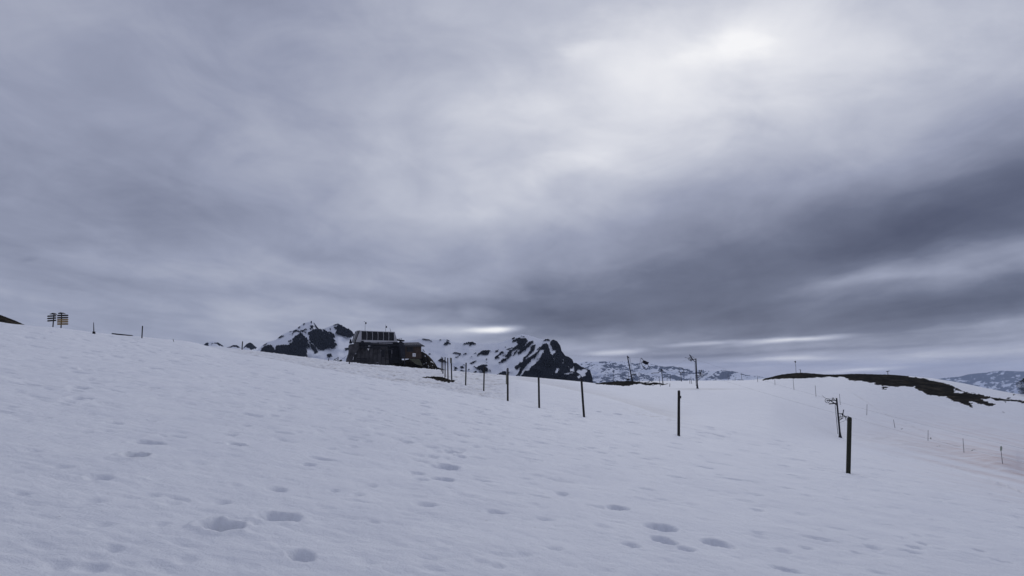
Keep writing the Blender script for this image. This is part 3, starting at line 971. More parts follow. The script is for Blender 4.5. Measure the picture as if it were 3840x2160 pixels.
M2R = [zpoly(1860, 1240, k2, p) for p in [
    [(395, 290), (430, 240), (530, 190), (600, 165), (640, 200), (700, 185), (760, 190), (805, 260), (770, 320), (720, 390), (680, 450), (600, 470), (530, 460), (430, 510), (400, 500), (420, 450), (540, 360), (560, 330), (520, 300), (540, 270), (440, 280)],
    [(760, 370), (820, 290), (900, 265), (955, 300), (900, 340), (840, 400), (760, 470), (700, 520), (640, 570), (560, 610), (550, 560), (620, 480), (700, 410)],
    [(1000, 350), (980, 490), (900, 560), (830, 640), (740, 720), (690, 760), (690, 700), (740, 650), (830, 560), (880, 470), (890, 400), (950, 350)],
    [(400, 490), (400, 590), (330, 680), (230, 665), (270, 600), (330, 500)], [(50, 830), (130, 760), (160, 710), (310, 680), (320, 700), (200, 790)],
    [(0, 640), (80, 590), (90, 550), (190, 510), (200, 560), (120, 600), (50, 660), (90, 680), (0, 720), (-40, 690)], [(440, 650), (430, 630), (460, 560), (540, 480), (570, 470), (500, 560)],
    [(1160, 380), (1220, 330), (1290, 315), (1335, 360), (1350, 450), (1375, 540), (1420, 630), (1440, 470), (1400, 390), (1365, 320), (1400, 260), (1440, 225), (1500, 225), (1600, 270), (1660, 350), (1680, 450), (1720, 550), (1780, 630), (1840, 640), (1960, 710), (2000, 800), (2090, 820), (2230, 920), (2360, 965), (2440, 1020), (2490, 1120), (2530, 1300), (2540, 1900), (500, 1900), (620, 1300), (650, 1150), (720, 1020), (830, 1010), (900, 900), (960, 870), (1050, 780), (1100, 720), (1150, 620), (1200, 560), (1230, 470), (1100, 490)],
    [(690, 760), (900, 640), (1100, 490), (1130, 500), (1030, 620), (1000, 690), (890, 720), (880, 780), (740, 930), (680, 1000), (600, 1140), (500, 1150), (570, 1060), (640, 900), (520, 985), (470, 970), (480, 890), (560, 870), (600, 800), (680, 790)],
    [(1205, 262), (1255, 210), (1300, 195), (1375, 235)], [(10, 1130), (170, 1030), (340, 1045), (320, 1110), (250, 1130)], [(640, 130), (720, 140), (715, 158)], [(850, 250), (985, 255), (920, 275)],
    [(400, 210), (430, 165), (490, 160), (440, 210)], [(260, 480), (340, 440), (420, 420), (330, 470)], [(210, 430), (245, 395), (235, 425)], [(-20, 510), (60, 480), (60, 500), (0, 530)], [(150, 655), (230, 600), (220, 620)],
    [(1000, 740), (1060, 700), (1050, 720)], [(1040, 470), (1110, 410), (1150, 390), (1080, 470)], [(1160, 330), (1200, 325), (1180, 340)]]]
M2R += [zpoly(1560, 1220, k4, p) for p in [
    [(375, 270), (400, 235), (430, 220), (485, 250), (460, 250), (420, 270)], [(640, 265), (700, 230), (780, 225), (825, 245), (830, 260), (790, 262), (740, 280), (730, 250)],
    [(505, 380), (560, 370), (620, 390), (610, 420), (590, 415), (590, 390)], [(530, 440), (560, 425), (585, 435), (560, 447)], [(650, 410), (680, 378), (700, 385)], [(805, 385), (830, 370), (830, 390)],
    [(850, 420), (860, 385), (920, 350), (970, 337), (1025, 350), (1000, 400), (950, 410), (900, 395)], [(1085, 370), (1130, 335), (1140, 352)], [(745, 520), (830, 485), (825, 495), (770, 535)],
    [(790, 555), (830, 580), (900, 545), (960, 540), (990, 555), (960, 570), (995, 600), (985, 620), (960, 640), (950, 680), (920, 665), (905, 620), (850, 610), (825, 590)],
    [(780, 655), (830, 620), (840, 640), (810, 660)], [(1010, 632), (1025, 600), (1032, 637)], [(295, 480), (350, 455), (410, 490), (420, 515), (330, 500)], [(525, 570), (565, 568), (578, 590), (530, 615)],
    [(605, 572), (640, 558), (675, 585), (620, 588)], [(595, 628), (640, 612), (680, 632)], [(505, 628), (540, 615), (560, 630)], [(715, 605), (742, 593), (730, 618)], [(76, 185), (110, 176), (190, 190), (185, 207)],
    [(420, 205), (455, 195), (465, 215)], [(165, 400), (190, 388), (205, 402)], [(965, 462), (980, 455), (978, 470)], [(940, 488), (970, 486), (968, 494)], [(955, 515), (1000, 508), (998, 520)],
    [(760, 430), (775, 426), (770, 434)], [(310, 200), (345, 188), (340, 200)], [(195, 212), (230, 208), (215, 220)], [(90, 320), (130, 370), (100, 345)], [(640, 545), (680, 540), (670, 550)]]]
M2S = [zpoly(1860, 1240, k2, p) for p in [
    [(1400, 590), (1440, 500), (1460, 480), (1520, 510), (1490, 570), (1430, 620)], [(1495, 1080), (1540, 940), (1620, 955), (1550, 1070)], [(1880, 960), (1950, 940), (1985, 880), (1985, 1040), (1880, 1030)],
    [(2050, 1040), (2110, 970), (2150, 1000), (2240, 970), (2300, 960), (2310, 1030), (2270, 1090), (2290, 1140), (2200, 1185), (2120, 1100)], [(2060, 1160), (2140, 1120), (2150, 1180), (2110, 1225)],
    [(1720, 1100), (1780, 1075), (1900, 1055), (2080, 1065), (1900, 1080), (1800, 1118)], [(1685, 715), (1745, 765), (1700, 748)], [(1698, 785), (1728, 798), (1710, 835)], [(1478, 675), (1495, 755), (1468, 720)],
    [(1340, 360), (1400, 380), (1405, 430), (1350, 420)], [(1815, 875), (1865, 920), (1840, 925)], [(1510, 600), (1550, 575), (1570, 600)], [(2290, 1020), (2330, 960), (2310, 1040)]]]
mountain('mountain', [(1440, 1330), (1470, 1300), (1500, 1284), (1518, 1277), (1541, 1277), (1560, 1273), (1584, 1269), (1610, 1272), (1641, 1274), (1669, 1270), (1688, 1277), (1704, 1284), (1734, 1285), (1750, 1281), (1777, 1281), (1799, 1287), (1821, 1289), (1867, 1286), (1913, 1272), (1940, 1258), (1959, 1253), (1981, 1257), (2022, 1270), (2038, 1273), (2049, 1269), (2063, 1273), (2076, 1273), (2090, 1280), (2101, 1296), (2106, 1315), (2120, 1334), (2133, 1338), (2147, 1348), (2151, 1361), (2162, 1361), (2179, 1374), (2201, 1383), (2212, 1388), (2220, 1410), (2226, 1445), (2232, 1470)],
         700, 540, 1485, M2R, M2S, 'mountain_near', 'rounded snowy ridge ending in a black rock cliff', relief=15, rb=.5, nrow=130)
k0 = .233
M0R = [zpoly(720, 1180, k0, p) for p in [[(170, 500), (230, 445), (265, 440), (262, 500), (180, 600)], [(300, 490), (330, 455), (380, 450), (420, 440), (460, 465), (530, 520), (480, 505), (420, 490), (390, 470), (340, 465)],
    [(550, 530), (620, 510), (650, 485), (730, 485), (770, 515), (785, 545), (740, 530), (660, 515), (600, 535)], [(815, 545), (870, 470), (930, 440), (980, 460), (1020, 500), (1060, 535), (1000, 555), (930, 560), (900, 530), (850, 530)]]]
mountain('mountain', [(745, 1330), (762, 1294), (774, 1285), (782, 1284), (797, 1280), (813, 1281), (822, 1287), (841, 1299), (848, 1302), (864, 1299), (874, 1294), (888, 1294), (897, 1300), (904, 1306), (912, 1305), (923, 1291), (937, 1284), (946, 1288), (955, 1297), (966, 1306), (985, 1330)],
         1100, 950, 1420, M0R, [], 'mountain_near', 'row of small dark summits peeping over the snow slope', relief=17, nrow=70)


FR = [zpoly(2320, 1320, .1398, p) for p in [[(660, 770), (700, 640), (820, 625), (1010, 640), (1130, 680), (980, 720), (860, 770), (760, 740)], [(1260, 665), (1380, 640), (1480, 600), (1560, 640), (1690, 720), (1580, 735), (1500, 690), (1400, 690)]]]
FR += [zpoly(2680, 1380, .0932, p) for p in [[(-250, 400), (0, 210), (130, 130), (240, 200), (300, 150), (430, 140), (520, 180), (600, 300), (660, 440), (540, 470), (380, 430), (270, 470), (90, 470), (-100, 440)], [(590, 160), (660, 125), (740, 140), (700, 165)], [(820, 175), (1000, 215), (1250, 275), (1470, 315), (1300, 320), (1050, 255), (880, 205)]]]


def far_rock(U, V, s, vr):
    a = fbm(U / 19 + V / 14, V / 8 - U / 32, 201, 5, .66)
    b = fbm(U / 55, V / 22, 211, 3, .5)
    c = np.abs(fbm(U / 10 + V / 9, V / 9 - U / 14, 221, 4, .65))
    m = a * .9 + b * 1.0 - .01 + .35 * (.22 - c)
    for P in FR:
        m = m + .42 * inpoly(U + 6 * a, V + 3 * a, P)
    return sstep(.0, .22, m)


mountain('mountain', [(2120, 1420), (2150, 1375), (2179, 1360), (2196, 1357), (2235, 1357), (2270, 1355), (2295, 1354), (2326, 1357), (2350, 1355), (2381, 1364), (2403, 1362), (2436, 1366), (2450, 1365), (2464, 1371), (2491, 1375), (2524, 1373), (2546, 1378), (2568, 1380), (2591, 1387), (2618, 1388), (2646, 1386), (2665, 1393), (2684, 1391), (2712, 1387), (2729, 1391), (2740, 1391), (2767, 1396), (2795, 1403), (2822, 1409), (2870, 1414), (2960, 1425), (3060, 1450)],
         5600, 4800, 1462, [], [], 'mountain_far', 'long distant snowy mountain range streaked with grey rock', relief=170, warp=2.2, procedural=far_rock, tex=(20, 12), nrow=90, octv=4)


def far_rock2(U, V, s, vr):
    a = fbm(U / 48 - V / 30, V / 15 + U / 50, 231, 6, .62)
    return sstep(-.2, .3, a + .35 * sstep(1455, 1400, V) + .09)


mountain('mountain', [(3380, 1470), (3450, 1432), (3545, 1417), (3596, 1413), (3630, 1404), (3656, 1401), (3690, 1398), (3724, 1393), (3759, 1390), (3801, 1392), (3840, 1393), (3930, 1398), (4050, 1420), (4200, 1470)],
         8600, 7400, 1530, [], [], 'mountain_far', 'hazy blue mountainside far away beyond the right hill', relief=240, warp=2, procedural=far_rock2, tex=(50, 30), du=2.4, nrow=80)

# bare dark hillside at the left edge
def side_hill():
    us = np.arange(-420, 128, 4.0)
    top = np.interp(us, [-420, -200, 0, 60, 112, 128], [1120, 1118, 1180, 1203, 1227, 1240])
    ns = 24
    s = np.linspace(0, 1, ns)
    U = np.repeat(us[None], ns, 0)
    V = 1262 + (top[None] - 1262) * s[:, None] + 1.2 * fbm(U / 8, s[:, None] * 5 + 0 * U, 241, 3) * s[:, None]
    Y = 62 + 34 * s[:, None] + 2.5 * fbm(U / 30, s[:, None] * 4 + 0 * U, 243, 4)
    t, sl = ts(U, V)
    co = np.stack([t * Y, Y, EYE + sl * Y], -1)
    back = co[-1].copy(); back[:, 1] += 25; back[:, 2] -= 12
    co = np.concatenate([co, back[None]])
    m = raw_mesh('hillside', co.reshape(-1, 3), grid_faces(ns + 1, len(us)), 'snow_ground', {'bare': np.ones(co.shape[0] * co.shape[1]), 'dirt': np.zeros(co.shape[0] * co.shape[1])})
    tag(m, 'bare dark hillside rising behind the snow crest at the left edge', None, None, 'structure')


side_hill()

# earth bank under the lift station
def earth_bank():
    us = np.arange(1240, 1712, 2.0)
    top = np.interp(us, [1240, 1275, 1300, 1330, 1480, 1520, 1560, 1583, 1597, 1615, 1628, 1650, 1672, 1690, 1712], [1368, 1364, 1356, 1352, 1352, 1350, 1340, 1318, 1330, 1352, 1373, 1380, 1388, 1396, 1410])
    ns = 26
    s = np.linspace(0, 1, ns)
    U = np.repeat(us[None], ns, 0)
    V = 1425 + (top[None] - 1425) * s[:, None] + 2.2 * fbm(U / 9, s[:, None] * 6 + 0 * U, 251, 4, .6) * s[:, None]
    Y = 147 + 9 * s[:, None] + 1.2 * fbm(U / 14, s[:, None] * 5 + 0 * U, 253, 4, .6)
    t, sl = ts(U, V)
    co = np.stack([t * Y, Y, EYE + sl * Y], -1)
    b1 = co[-1].copy(); b1[:, 1] += 8; b1[:, 2] -= .3
    b2 = co[-1].copy(); b2[:, 1] += 22; b2[:, 2] -= 7
    co = np.concatenate([co, b1[None], b2[None]])
    nn = co.shape[0] * co.shape[1]
    bare = np.ones((ns + 2, len(us)))
    sn = (fbm(U / 10 + V / 20, V / 7, 255, 3, .6) > .42) & (U > 1585)
    bare[:ns][sn] = 0
    m = raw_mesh('earth_bank', co.reshape(-1, 3), grid_faces(ns + 2, len(us)), 'snow_ground', {'bare': bare.ravel(), 'dirt': np.zeros(nn)})
    tag(m, 'dark earth bank the lift station stands on', None, None, 'structure')


earth_bank()

# ------------------------------------------------------------------ fence posts
def post(u0, v0, u1, v1, wpx, Y0, label, mat='weathered_wood', name='wooden_post', group='wooden posts along the piste edge', cat='post', square=False):
    b = hit(u0, v0, Y0, .8, 1.25)
    top = W(u1, v1, b.y)
    r = wpx / 2 * b.y / F
    t = thing(name, b, label, cat, group)
    d = (top - b)
    m = MB()
    low = b - d.normalized() * .5
    if square:
        m.bar(low, top - d.normalized() * r * .5, 2 * r, 2 * r)
        m.bar(top - d.normalized() * r * .5, top, 1.6 * r, 1.6 * r)
    else:
        n = 10
        pts = [low + (top - low) * k for k in (0, .25, .5, .75, .985, 1)]
        for i in range(1, 5):
            pts[i] = pts[i] + Vector((random.uniform(-.05, .05) * r, 0, 0))
        m.path(pts, [r * 1.04, r * 1.02, r, r * .98, r * .97, r * .75], n)
    m.build('shaft', mat, t, bevel=.008 if square else 0)
    return t, b, top, r


pA = post(3181, 1773, 3186, 1564, 12.8, 28, 'nearest and tallest dark olive wooden post, in front of the wheeled lift pylon', 'olive_wood', square=True)
pB = post(2545, 1634, 2546, 1464, 10.2, 35, 'second nearest dark wooden post with a small bracket near its top')
pC = post(2190, 1562, 2180, 1419, 8.4, 42, 'third nearest dark post, top against the foot of the black cliff')
pD = post(2022, 1528, 2020, 1416, 7.6, 49, 'dark post whose top just reaches the base of the black cliff, left of centre cliff')
pE = post(1904, 1504, 1904, 1380, 7.4, 50, 'dark post with a pale vertical batten fixed to its left side')
pF = post(1814, 1467, 1816, 1374, 5.4, 64, 'thin dark post in front of a tree shaped rock patch')
pG = post(1746, 1446, 1748, 1360, 5.2, 70, 'lone thin dark post just right of the close cluster of posts')
pH = post(1694, 1427, 1692, 1342, 4.8, 79, 'rightmost post of the cluster, with a pale board at its top', )
pI = post(1680, 1422, 1679, 1342, 4.4, 84, 'second post from the right in the cluster beside the lift station')
pJ = post(1669, 1416, 1669, 1339, 4.0, 90, 'third post from the right in the cluster beside the lift station')
pK = post(1661, 1402, 1660, 1340, 4.4, 98, 'short thick post at the left of the cluster, in front of the thinnest one')
pL = post(1655, 1392, 1655, 1338, 3.0, 104, 'thinnest and leftmost post of the cluster beside the lift station')
# details on posts
_, b, top, r = pB
MB().box(W(2552, 1489, b.y - .02), (.05, .07, .12)).build('bracket', 'black_steel', pB[0])
_, b, top, r = pE
MB().bar(W(1899.2, 1441, b.y - .075), W(1899.6, 1402, b.y - .075), .08, .03).build('batten', 'pale_board', pE[0])
MB().bar(W(1900.2, 1402, b.y - .07), W(1900.2, 1384, b.y - .07), .06, .03).build('batten', 'dull_grey', pE[0])
_, b, top, r = pH
MB().bar(W(1690, 1362, b.y - .08), W(1689.5, 1341.5, b.y - .08), .13, .03).build('board', 'pale_board', pH[0])

GS = 'posts on the snow crest'
post(532, 1270, 534.5, 1222, 4.2, 60, 'straight dark post on the crest, right of the low barrier', group=GS)
post(907.5, 1311, 909.5, 1280, 4.0, 98, 'short dark post among the small dark summits left of the mountain', group=GS)
post(1232, 1354, 1232, 1344, 2.4, 103, 'tiny stick on the crest left of the small fence', group=GS, cat='stick', name='marker_stick')
post(1310, 1366, 1310, 1357, 4.2, 101, 'short stub in the snow at the left foot of the station', group=GS)
post(651.5, 1281, 649, 1271, 1.8, 66, 'small bent twig on the crest', group=GS, cat='stick', name='marker_stick')
post(556, 1272.5, 556, 1269.5, 6, 62, 'tiny dark stump nearly buried on the crest', group=GS, cat='stump', name='stump')

# thin mast with a box at its foot
b = hit(352, 1253, 55, .8, 1.25)
t = thing('thin_mast', b, 'thin mast on a small dark box, left of the low barrier', 'mast')
MB().path([W(352, 1250, b.y), W(351.5, 1228, b.y), W(351.2, 1209, b.y)], [.028, .024, .016], 8).build('rod', 'dark_steel', t)
MB().box(W(352, 1250.5, b.y), (.12, .12, .22)).build('box', 'black_steel', t, bevel=.01)
MB().path([W(356, 1252, b.y), W(372, 1254.5, b.y + 1), W(390, 1256.5, b.y + 2), W(402, 1258.5, b.y + 2)], .012, 5).build('wire', 'dark_steel', t)

# low barrier
b = hit(458, 1266, 59, .8, 1.25)
t = thing('low_barrier', b, 'low dark horizontal barrier lying along the snow crest', 'barrier')
MB().bar(W(421, 1252.6, b.y), W(495, 1260.4, b.y), .15, .12).build('beam', 'black_steel', t, bevel=.008)
MB().box(W(423.5, 1257.5, b.y), (.12, .16, .30)).build('end_block', 'black_steel', t)
MB().box(W(493, 1264.5, b.y), (.12, .16, .30)).build('end_block', 'black_steel', t)

# ------------------------------------------------------------------ signposts
def signpost(u0, v0, u1, v1, boards, cap, label):
    b = hit(u0, v0, 49, .85, 1.15)
    Y = b.y
    t = thing('signpost', b, label, 'signpost', 'signposts on the crest')
    top = W(u1, v1, Y)
    d = (top - b).normalized()
    MB().path([b - d * .5, b, top], [.037, .036, .034], 10).build('post', 'weathered_wood', t)
    for (ua, va, ub, vb, hpx, mat, tilt) in boards:
        # arrow board: blunt end at a, pointed end at b
        A = W(ua, va, Y - .06); B = W(ub, vb, Y - .06)
        A.y += tilt; B.y -= tilt
        dr = B - A; L_ = dr.length; dr.normalize()
        up = Vector((0, 0, 1))
        h = hpx * Y / F / 2
        poly = [A - up * h, B - dr * h * 1.1 - up * h, B - dr * h * .25 - up * h * .55, B, B - dr * h * .25 + up * h * .55, B - dr * h * 1.1 + up * h, A + up * h]
        MB().prism(poly, .025).build('sign_board', mat, t)
    if cap:
        MB().prism([W(u, v, Y) for u, v in cap], .30).build('cap', 'sign_board', t)
    return t


kz = .11646
def zs(x, y): return (100 + kz * x, 1140 + kz * y)
bl = []
for ya, yb in ((375, 400), (445, 475), (520, 550)):
    a = zs(915, ya); c = zs(695, yb)
    bl.append((a[0], a[1], c[0], c[1], 5.6, 'sign_board', .12))
signpost(*zs(840, 795), *zs(883, 300), bl, [zs(770, 335), zs(880, 288), zs(928, 318), zs(925, 345), zs(850, 330)], 'left signpost with three arrow boards pointing left')
bl = []
for i, y in enumerate((367, 440, 508, 572, 642)):
    a = zs(985, y + 4); c = zs(1345, y)
    bl.append((a[0], a[1], c[0], c[1], 6.0, 'sign_board' if i < 2 else 'sign_board_brown', 0))
signpost(*zs(1103, 830), *zs(1130, 285), bl, [zs(1048, 322), zs(1060, 292), zs(1130, 272), zs(1190, 292), zs(1222, 325), zs(1130, 312)], 'right signpost with five arrow boards, the lower ones brown')

# ------------------------------------------------------------------ lift station
SY = 150.0
KM = .1242 * SY / F          # metres per zoom pixel
org = W(1300 + .1242 * 900, 1200 + .1242 * 1300, SY)
SROT = math.radians(21)
st = thing('lift_station', org, 'chairlift top station with a white windowed canopy on a dark base', 'lift station', world=False)
st.rotation_euler = (0, 0, SROT)


def S(x, y, d=0.0):
    return Vector(((x - 900) * KM, d, (1300 - y) * KM))


# canopy shell: frame pieces round the panes
D = 2.6
fr = MB()
fr.prism([S(262, 682), S(435, 620), S(435, 345), S(385, 333)], .10)                        # left cheek
fr.prism([S(1415, 350), S(1425, 620), S(1532, 662), S(1440, 352)], .10)                     # right cheek
fr.prism([S(385, 333), S(385, 350), S(1440, 372), S(1440, 352)], .14)                       # header
fr.prism([S(432, 612), S(262, 682), S(1532, 662), S(1428, 622)], .14)                        # sill
fr.build('canopy_frame', 'canopy_white', st)
xs = [430, 592, 762, 928, 1094, 1256, 1420]
for i in range(1, 6):
    m = MB()
    m.path([S(xs[i] - 8, 352, .0), S(xs[i] + 2, 440, -.10), S(xs[i] + 4, 530, -.10), S(xs[i] + 2, 622, -.02)], .045, 6)
    m.build('mullion', 'canopy_white', st)
for i in range(6):
    xa, xb = xs[i] + 4, xs[i + 1] - 4
    co, fs = [], []
    ny = 6
    for j in range(ny + 1):
        y = 352 + (620 - 352) * j / ny
        bow = -.10 * math.sin(math.pi * j / ny) + .03
        co += [S(xa, y, bow), S(xb, y + (1 if i else 0), bow), S(xb, y, bow + .03), S(xa, y, bow + .03)]
    for j in range(ny):
        a = j * 4; c = a + 4
        fs += [(a, a + 1, c + 1, c), (a + 2, a + 3, c + 3, c + 2), (a + 1, a + 2, c + 2, c + 1), (a + 3, a, c, c + 3)]
    fs += [(3, 2, 1, 0), (ny * 4, ny * 4 + 1, ny * 4 + 2, ny * 4 + 3)]
    MB().add(co, fs).build('window_pane', 'tinted_glass', st)
# roof, back and ends of the canopy
rf = MB()
rf.add([S(385, 333, -.05), S(1440, 352, -.05), S(1440, 345, D), S(385, 326, D), S(385, 345, -.02), S(1440, 364, -.02), S(1440, 362, D), S(385, 343, D)],
       [(0, 1, 2, 3), (7, 6, 5, 4), (0, 4, 5, 1), (1, 5, 6, 2), (2, 6, 7, 3), (3, 7, 4, 0)])
rf.build('canopy_roof', 'canopy_white', st)
MB().add([S(385, 340, D), S(1440, 355, D), S(1532, 670, D), S(262, 690, D), S(385, 340, D + .1), S(1440, 355, D + .1), S(1532, 670, D + .1), S(262, 690, D + .1)],
         [(0, 1, 2, 3), (7, 6, 5, 4), (0, 4, 5, 1), (1, 5, 6, 2), (2, 6, 7, 3), (3, 7, 4, 0)]).build('canopy_back', 'chassis_dark', st)
# slanted dark end glazing on the left with pale edges
MB().add([S(378, 336, .06), S(378, 340, D), S(250, 690, D), S(250, 690, .06), S(360, 336, .06), S(300, 345, D * .8), S(180, 705, D * .8), S(232, 690, .06)],
         [(0, 1, 2, 3), (7, 6, 5, 4), (0, 4, 5, 1), (1, 5, 6, 2), (2, 6, 7, 3), (3, 7, 4, 0)]).build('end_glazing', 'tinted_glass', st)
MB().path([S(298, 340, .3), S(235, 520, .3), S(170, 708, .3)], .05, 6).build('end_trim', 'canopy_white', st)
MB().path([S(382, 332, .0), S(298, 340, .3)], .05, 6).build('end_trim', 'canopy_white', st)
MB().add([S(1440, 356, .1), S(1530, 655, .1), S(1530, 655, D), S(1440, 356, D), S(1446, 356, .1), S(1538, 655, .1), S(1538, 655, D), S(1446, 356, D)],
         [(0, 1, 2, 3), (7, 6, 5, 4), (0, 4, 5, 1), (1, 5, 6, 2), (2, 6, 7, 3), (3, 7, 4, 0)]).build('end_panel', 'canopy_white', st)
# machinery beam below the canopy, sign strips
MB().add([S(250, 668, .1), S(1540, 655, .1), S(1560, 790, .1), S(330, 800, .1), S(250, 668, D), S(1540, 655, D), S(1560, 790, D), S(330, 800, D)],
         [(3, 2, 1, 0), (4, 5, 6, 7), (0, 1, 5, 4), (1, 2, 6, 5), (2, 3, 7, 6), (3, 0, 4, 7)]).build('machine_beam', 'chassis_dark', st)
for (xa, xb, ya, yb) in ((718, 925, 670, 700), (955, 1385, 678, 710)):
    MB().add([S(xa, ya, .02), S(xb, ya + 6, .02), S(xb, yb + 3, .02), S(xa, yb, .02), S(xa, ya, .08), S(xb, ya + 6, .08), S(xb, yb + 3, .08), S(xa, yb, .08)],
             [(3, 2, 1, 0), (4, 5, 6, 7), (0, 1, 5, 4), (1, 2, 6, 5), (2, 3, 7, 6), (3, 0, 4, 7)]).build('name_strip', 'dull_grey', st)
w = MB(); w.tube(S(462, 678, -.28), S(462, 678, .1), 44 * KM, n=18); w.build('guide_wheel', 'black_steel', st)
MB().box(S(1000, 735, -.05), (2.8, .2, .18)).build('cable_tray', 'concrete_dark', st)
# base block
MB().add([S(330, 800, .2), S(1240, 790, .2), S(1290, 1420, -.4), S(150, 1420, -.4), S(330, 800, 3.2), S(1240, 790, 3.2), S(1290, 1420, 3.6), S(150, 1420, 3.6)],
         [(3, 2, 1, 0), (4, 5, 6, 7), (0, 1, 5, 4), (1, 2, 6, 5), (2, 3, 7, 6), (3, 0, 4, 7)]).build('base_block', 'concrete_dark', st, bevel=.05)
for i in range(7):
    x = 420 + i * 125
    MB().bar(S(x - 10, 1400, -.42 + .02), S(x + 8, 860, .12), 9 * KM, .10).build('rib', 'black_steel', st)
for (xa, xb, y, k) in ((290, 600, 1175, 20), (270, 560, 1205, 10), (300, 640, 1240, 16), (1150, 1330, 1180, 22), (1180, 1340, 1330, 26)):
    MB().bar(S(xa, y, -.62), S(xb, y + 4, -.62), k * KM, .25).build('timber', 'black_steel' if k > 12 else 'roof_dark', st)
MB().box(S(1090, 1010, .02), (90 * KM, .3, 210 * KM)).build('door', 'black_steel', st)
MB().tube(S(520, 760, -.1), S(520, 880, -.1), .09, n=8).build('pipe', 'black_steel', st)
MB().tube(S(600, 815, -.15), S(1220, 800, -.15), .07, n=8).build('pipe', 'roof_dark', st)
MB().box(S(700, 845, .02), (620 * KM, .6, 26 * KM)).build('ledge', 'black_steel', st)
MB().prism([S(70, 800), S(95, 750), S(200, 735), S(330, 700), S(345, 860), S(255, 1000), S(190, 1180), S(165, 1330), S(-10, 1330), S(15, 1190), S(70, 1020), S(80, 900)], 1.6).build('side_pier', 'concrete_dark', st, bevel=.04)
MB().box(S(128, 660, .6), (44 * KM, .3, 130 * KM)).build('signal_lamp', 'black_steel', st)
MB().box(S(126, 690, .5), (70 * KM, .4, 60 * KM)).build('lamp_housing', 'black_steel', st)
# machine room between base and hut
MB().box(S(1480, 985, 1.6), (420 * KM, 2.4, 640 * KM)).build('machine_room', 'black_steel', st, bevel=.03)
MB().bar(S(1210, 915, -.3), S(1400, 862, -.3), 20 * KM, .1).build('barrier_arm', 'roof_dark', st)
MB().bar(S(1352, 905, -.32), S(1352, 1015, -.32), 12 * KM, .05).build('white_plate', 'dull_grey', st)
MB().bar(S(1340, 1020, -.1), S(1340, 1145, -.1), 30 * KM, .2).build('door_panel', 'roof_dark', st)
MB().box(S(668, 805, -.06), (62 * KM, .04, 44 * KM)).build('notice', 'white_paint', st)
MB().prism([S(605, 868, -.33), S(668, 868, -.33), S(640, 935, -.33)], .03).build('warning_triangle', 'white_paint', st)
MB().box(S(1035, 930, .03), (36 * KM, .04, 18 * KM)).build('plate', 'dull_grey', st)
MB().box(S(915, 1285, -.46), (60 * KM, .04, 14 * KM)).build('plate', 'dull_grey', st)
MB().bar(S(175, 1215, -.84), S(185, 1120, -.84), 12 * KM, .05).build('white_plate', 'white_paint', st)
MB().bar(S(225, 1045, -.84), S(265, 1010, -.84), 22 * KM, .05).build('white_plate', 'dull_grey', st)
for (x, y0, y1, yb) in ((554, 300, 66, 100), (1180, 325, 135, 203)):
    t2 = MB().tube(S(x, y0 + 40, .6), S(x + (1 if x > 900 else 2), y1, .6), .035, .022, 7).build('roof_mast', 'dark_steel', st)
    MB().tube(S(x + 22, yb + 26, .6), S(x + 22, yb - 26, .6), 20 * KM, n=10).build('siren', 'black_steel', t2)
    if x < 900:
        MB().bar(S(x - 44, 62, .6), S(x - 12, 46, .6), .06, .10).build('wind_vane', 'dark_steel', t2)
MB().path([S(1345, 350, .7), S(1335, 300, .7), S(1308, 228, .7)], [.06, .045, .02], 6).build('antenna', 'dull_grey', st)
# railing on the gangway behind
rl = MB()
for x, y in ((1565, 560), (1640, 552), (1698, 535)):
    rl.tube(S(x, y + 85, 1.2), S(x, y, 1.2), .03, n=6)
rl.tube(S(1555, 562, 1.2), S(1702, 532, 1.2), .03, n=6); rl.tube(S(1560, 590, 1.2), S(1700, 575, 1.2), .025, n=6)
rl.build('railing', 'black_steel', st)
MB().bar(S(1530, 585, 1.2), S(1770, 615, 1.2), 40 * KM, 1.2).build('gangway', 'chassis_dark', st)

# operator hut
ho = W(1300 + .1242 * 2000, 1200 + .1242 * 1160, SY)
hut = thing('operator_hut', ho, 'small brown wooden hut with a grey tiled roof beside the lift station', 'hut', world=False)
hut.rotation_euler = (0, 0, SROT)


def Hh(x, y, d=0.0):
    return Vector(((x - 2000) * KM, d, (1160 - y) * KM))


HD = 2.6
MB().add([Hh(1740, 1165, 0), Hh(2268, 1160, 0), Hh(2252, 790, 0), Hh(1740, 790, 0), Hh(1740, 1165, HD), Hh(2268, 1160, HD), Hh(2252, 790, HD), Hh(1740, 790, HD)],
         [(0, 1, 2, 3), (7, 6, 5, 4), (0, 4, 5, 1), (1, 5, 6, 2), (2, 6, 7, 3), (3, 7, 4, 0)]).build('wall', 'hut_wood', hut)
# planks standing proud of the wall
for i in range(9):
    y0 = 800 + i * 40
    MB().box(Hh(1998, y0 + 19, -.02), (515 * KM, .03, 36 * KM)).build('plank', 'hut_wood', hut)
wf = MB().box(Hh(1905, 890, -.05), (196 * KM, .04, 146 * KM)).build('window', 'roof_dark', hut)
MB().box(Hh(1905, 890, -.075), (178 * KM, .02, 128 * KM)).build('pane', 'tinted_glass', wf)
nb = MB().box(Hh(2034, 1055, -.06), (98 * KM, .04, 100 * KM)).build('notice_board', 'white_paint', hut)
MB().box(Hh(2040, 1056, -.085), (24 * KM, .02, 18 * KM)).build('print_mark', 'roof_dark', nb)
rfo = MB().add([Hh(1735, 792, -.45), Hh(2345, 785, -.45), Hh(2215, 662, 1.2), Hh(1680, 682, 1.2), Hh(1735, 812, -.42), Hh(2345, 803, -.42), Hh(2215, 690, 1.2), Hh(1680, 710, 1.2)],
               [(0, 1, 2, 3), (7, 6, 5, 4), (0, 4, 5, 1), (1, 5, 6, 2), (2, 6, 7, 3), (3, 7, 4, 0)]).build('roof', 'roof_dark', hut)
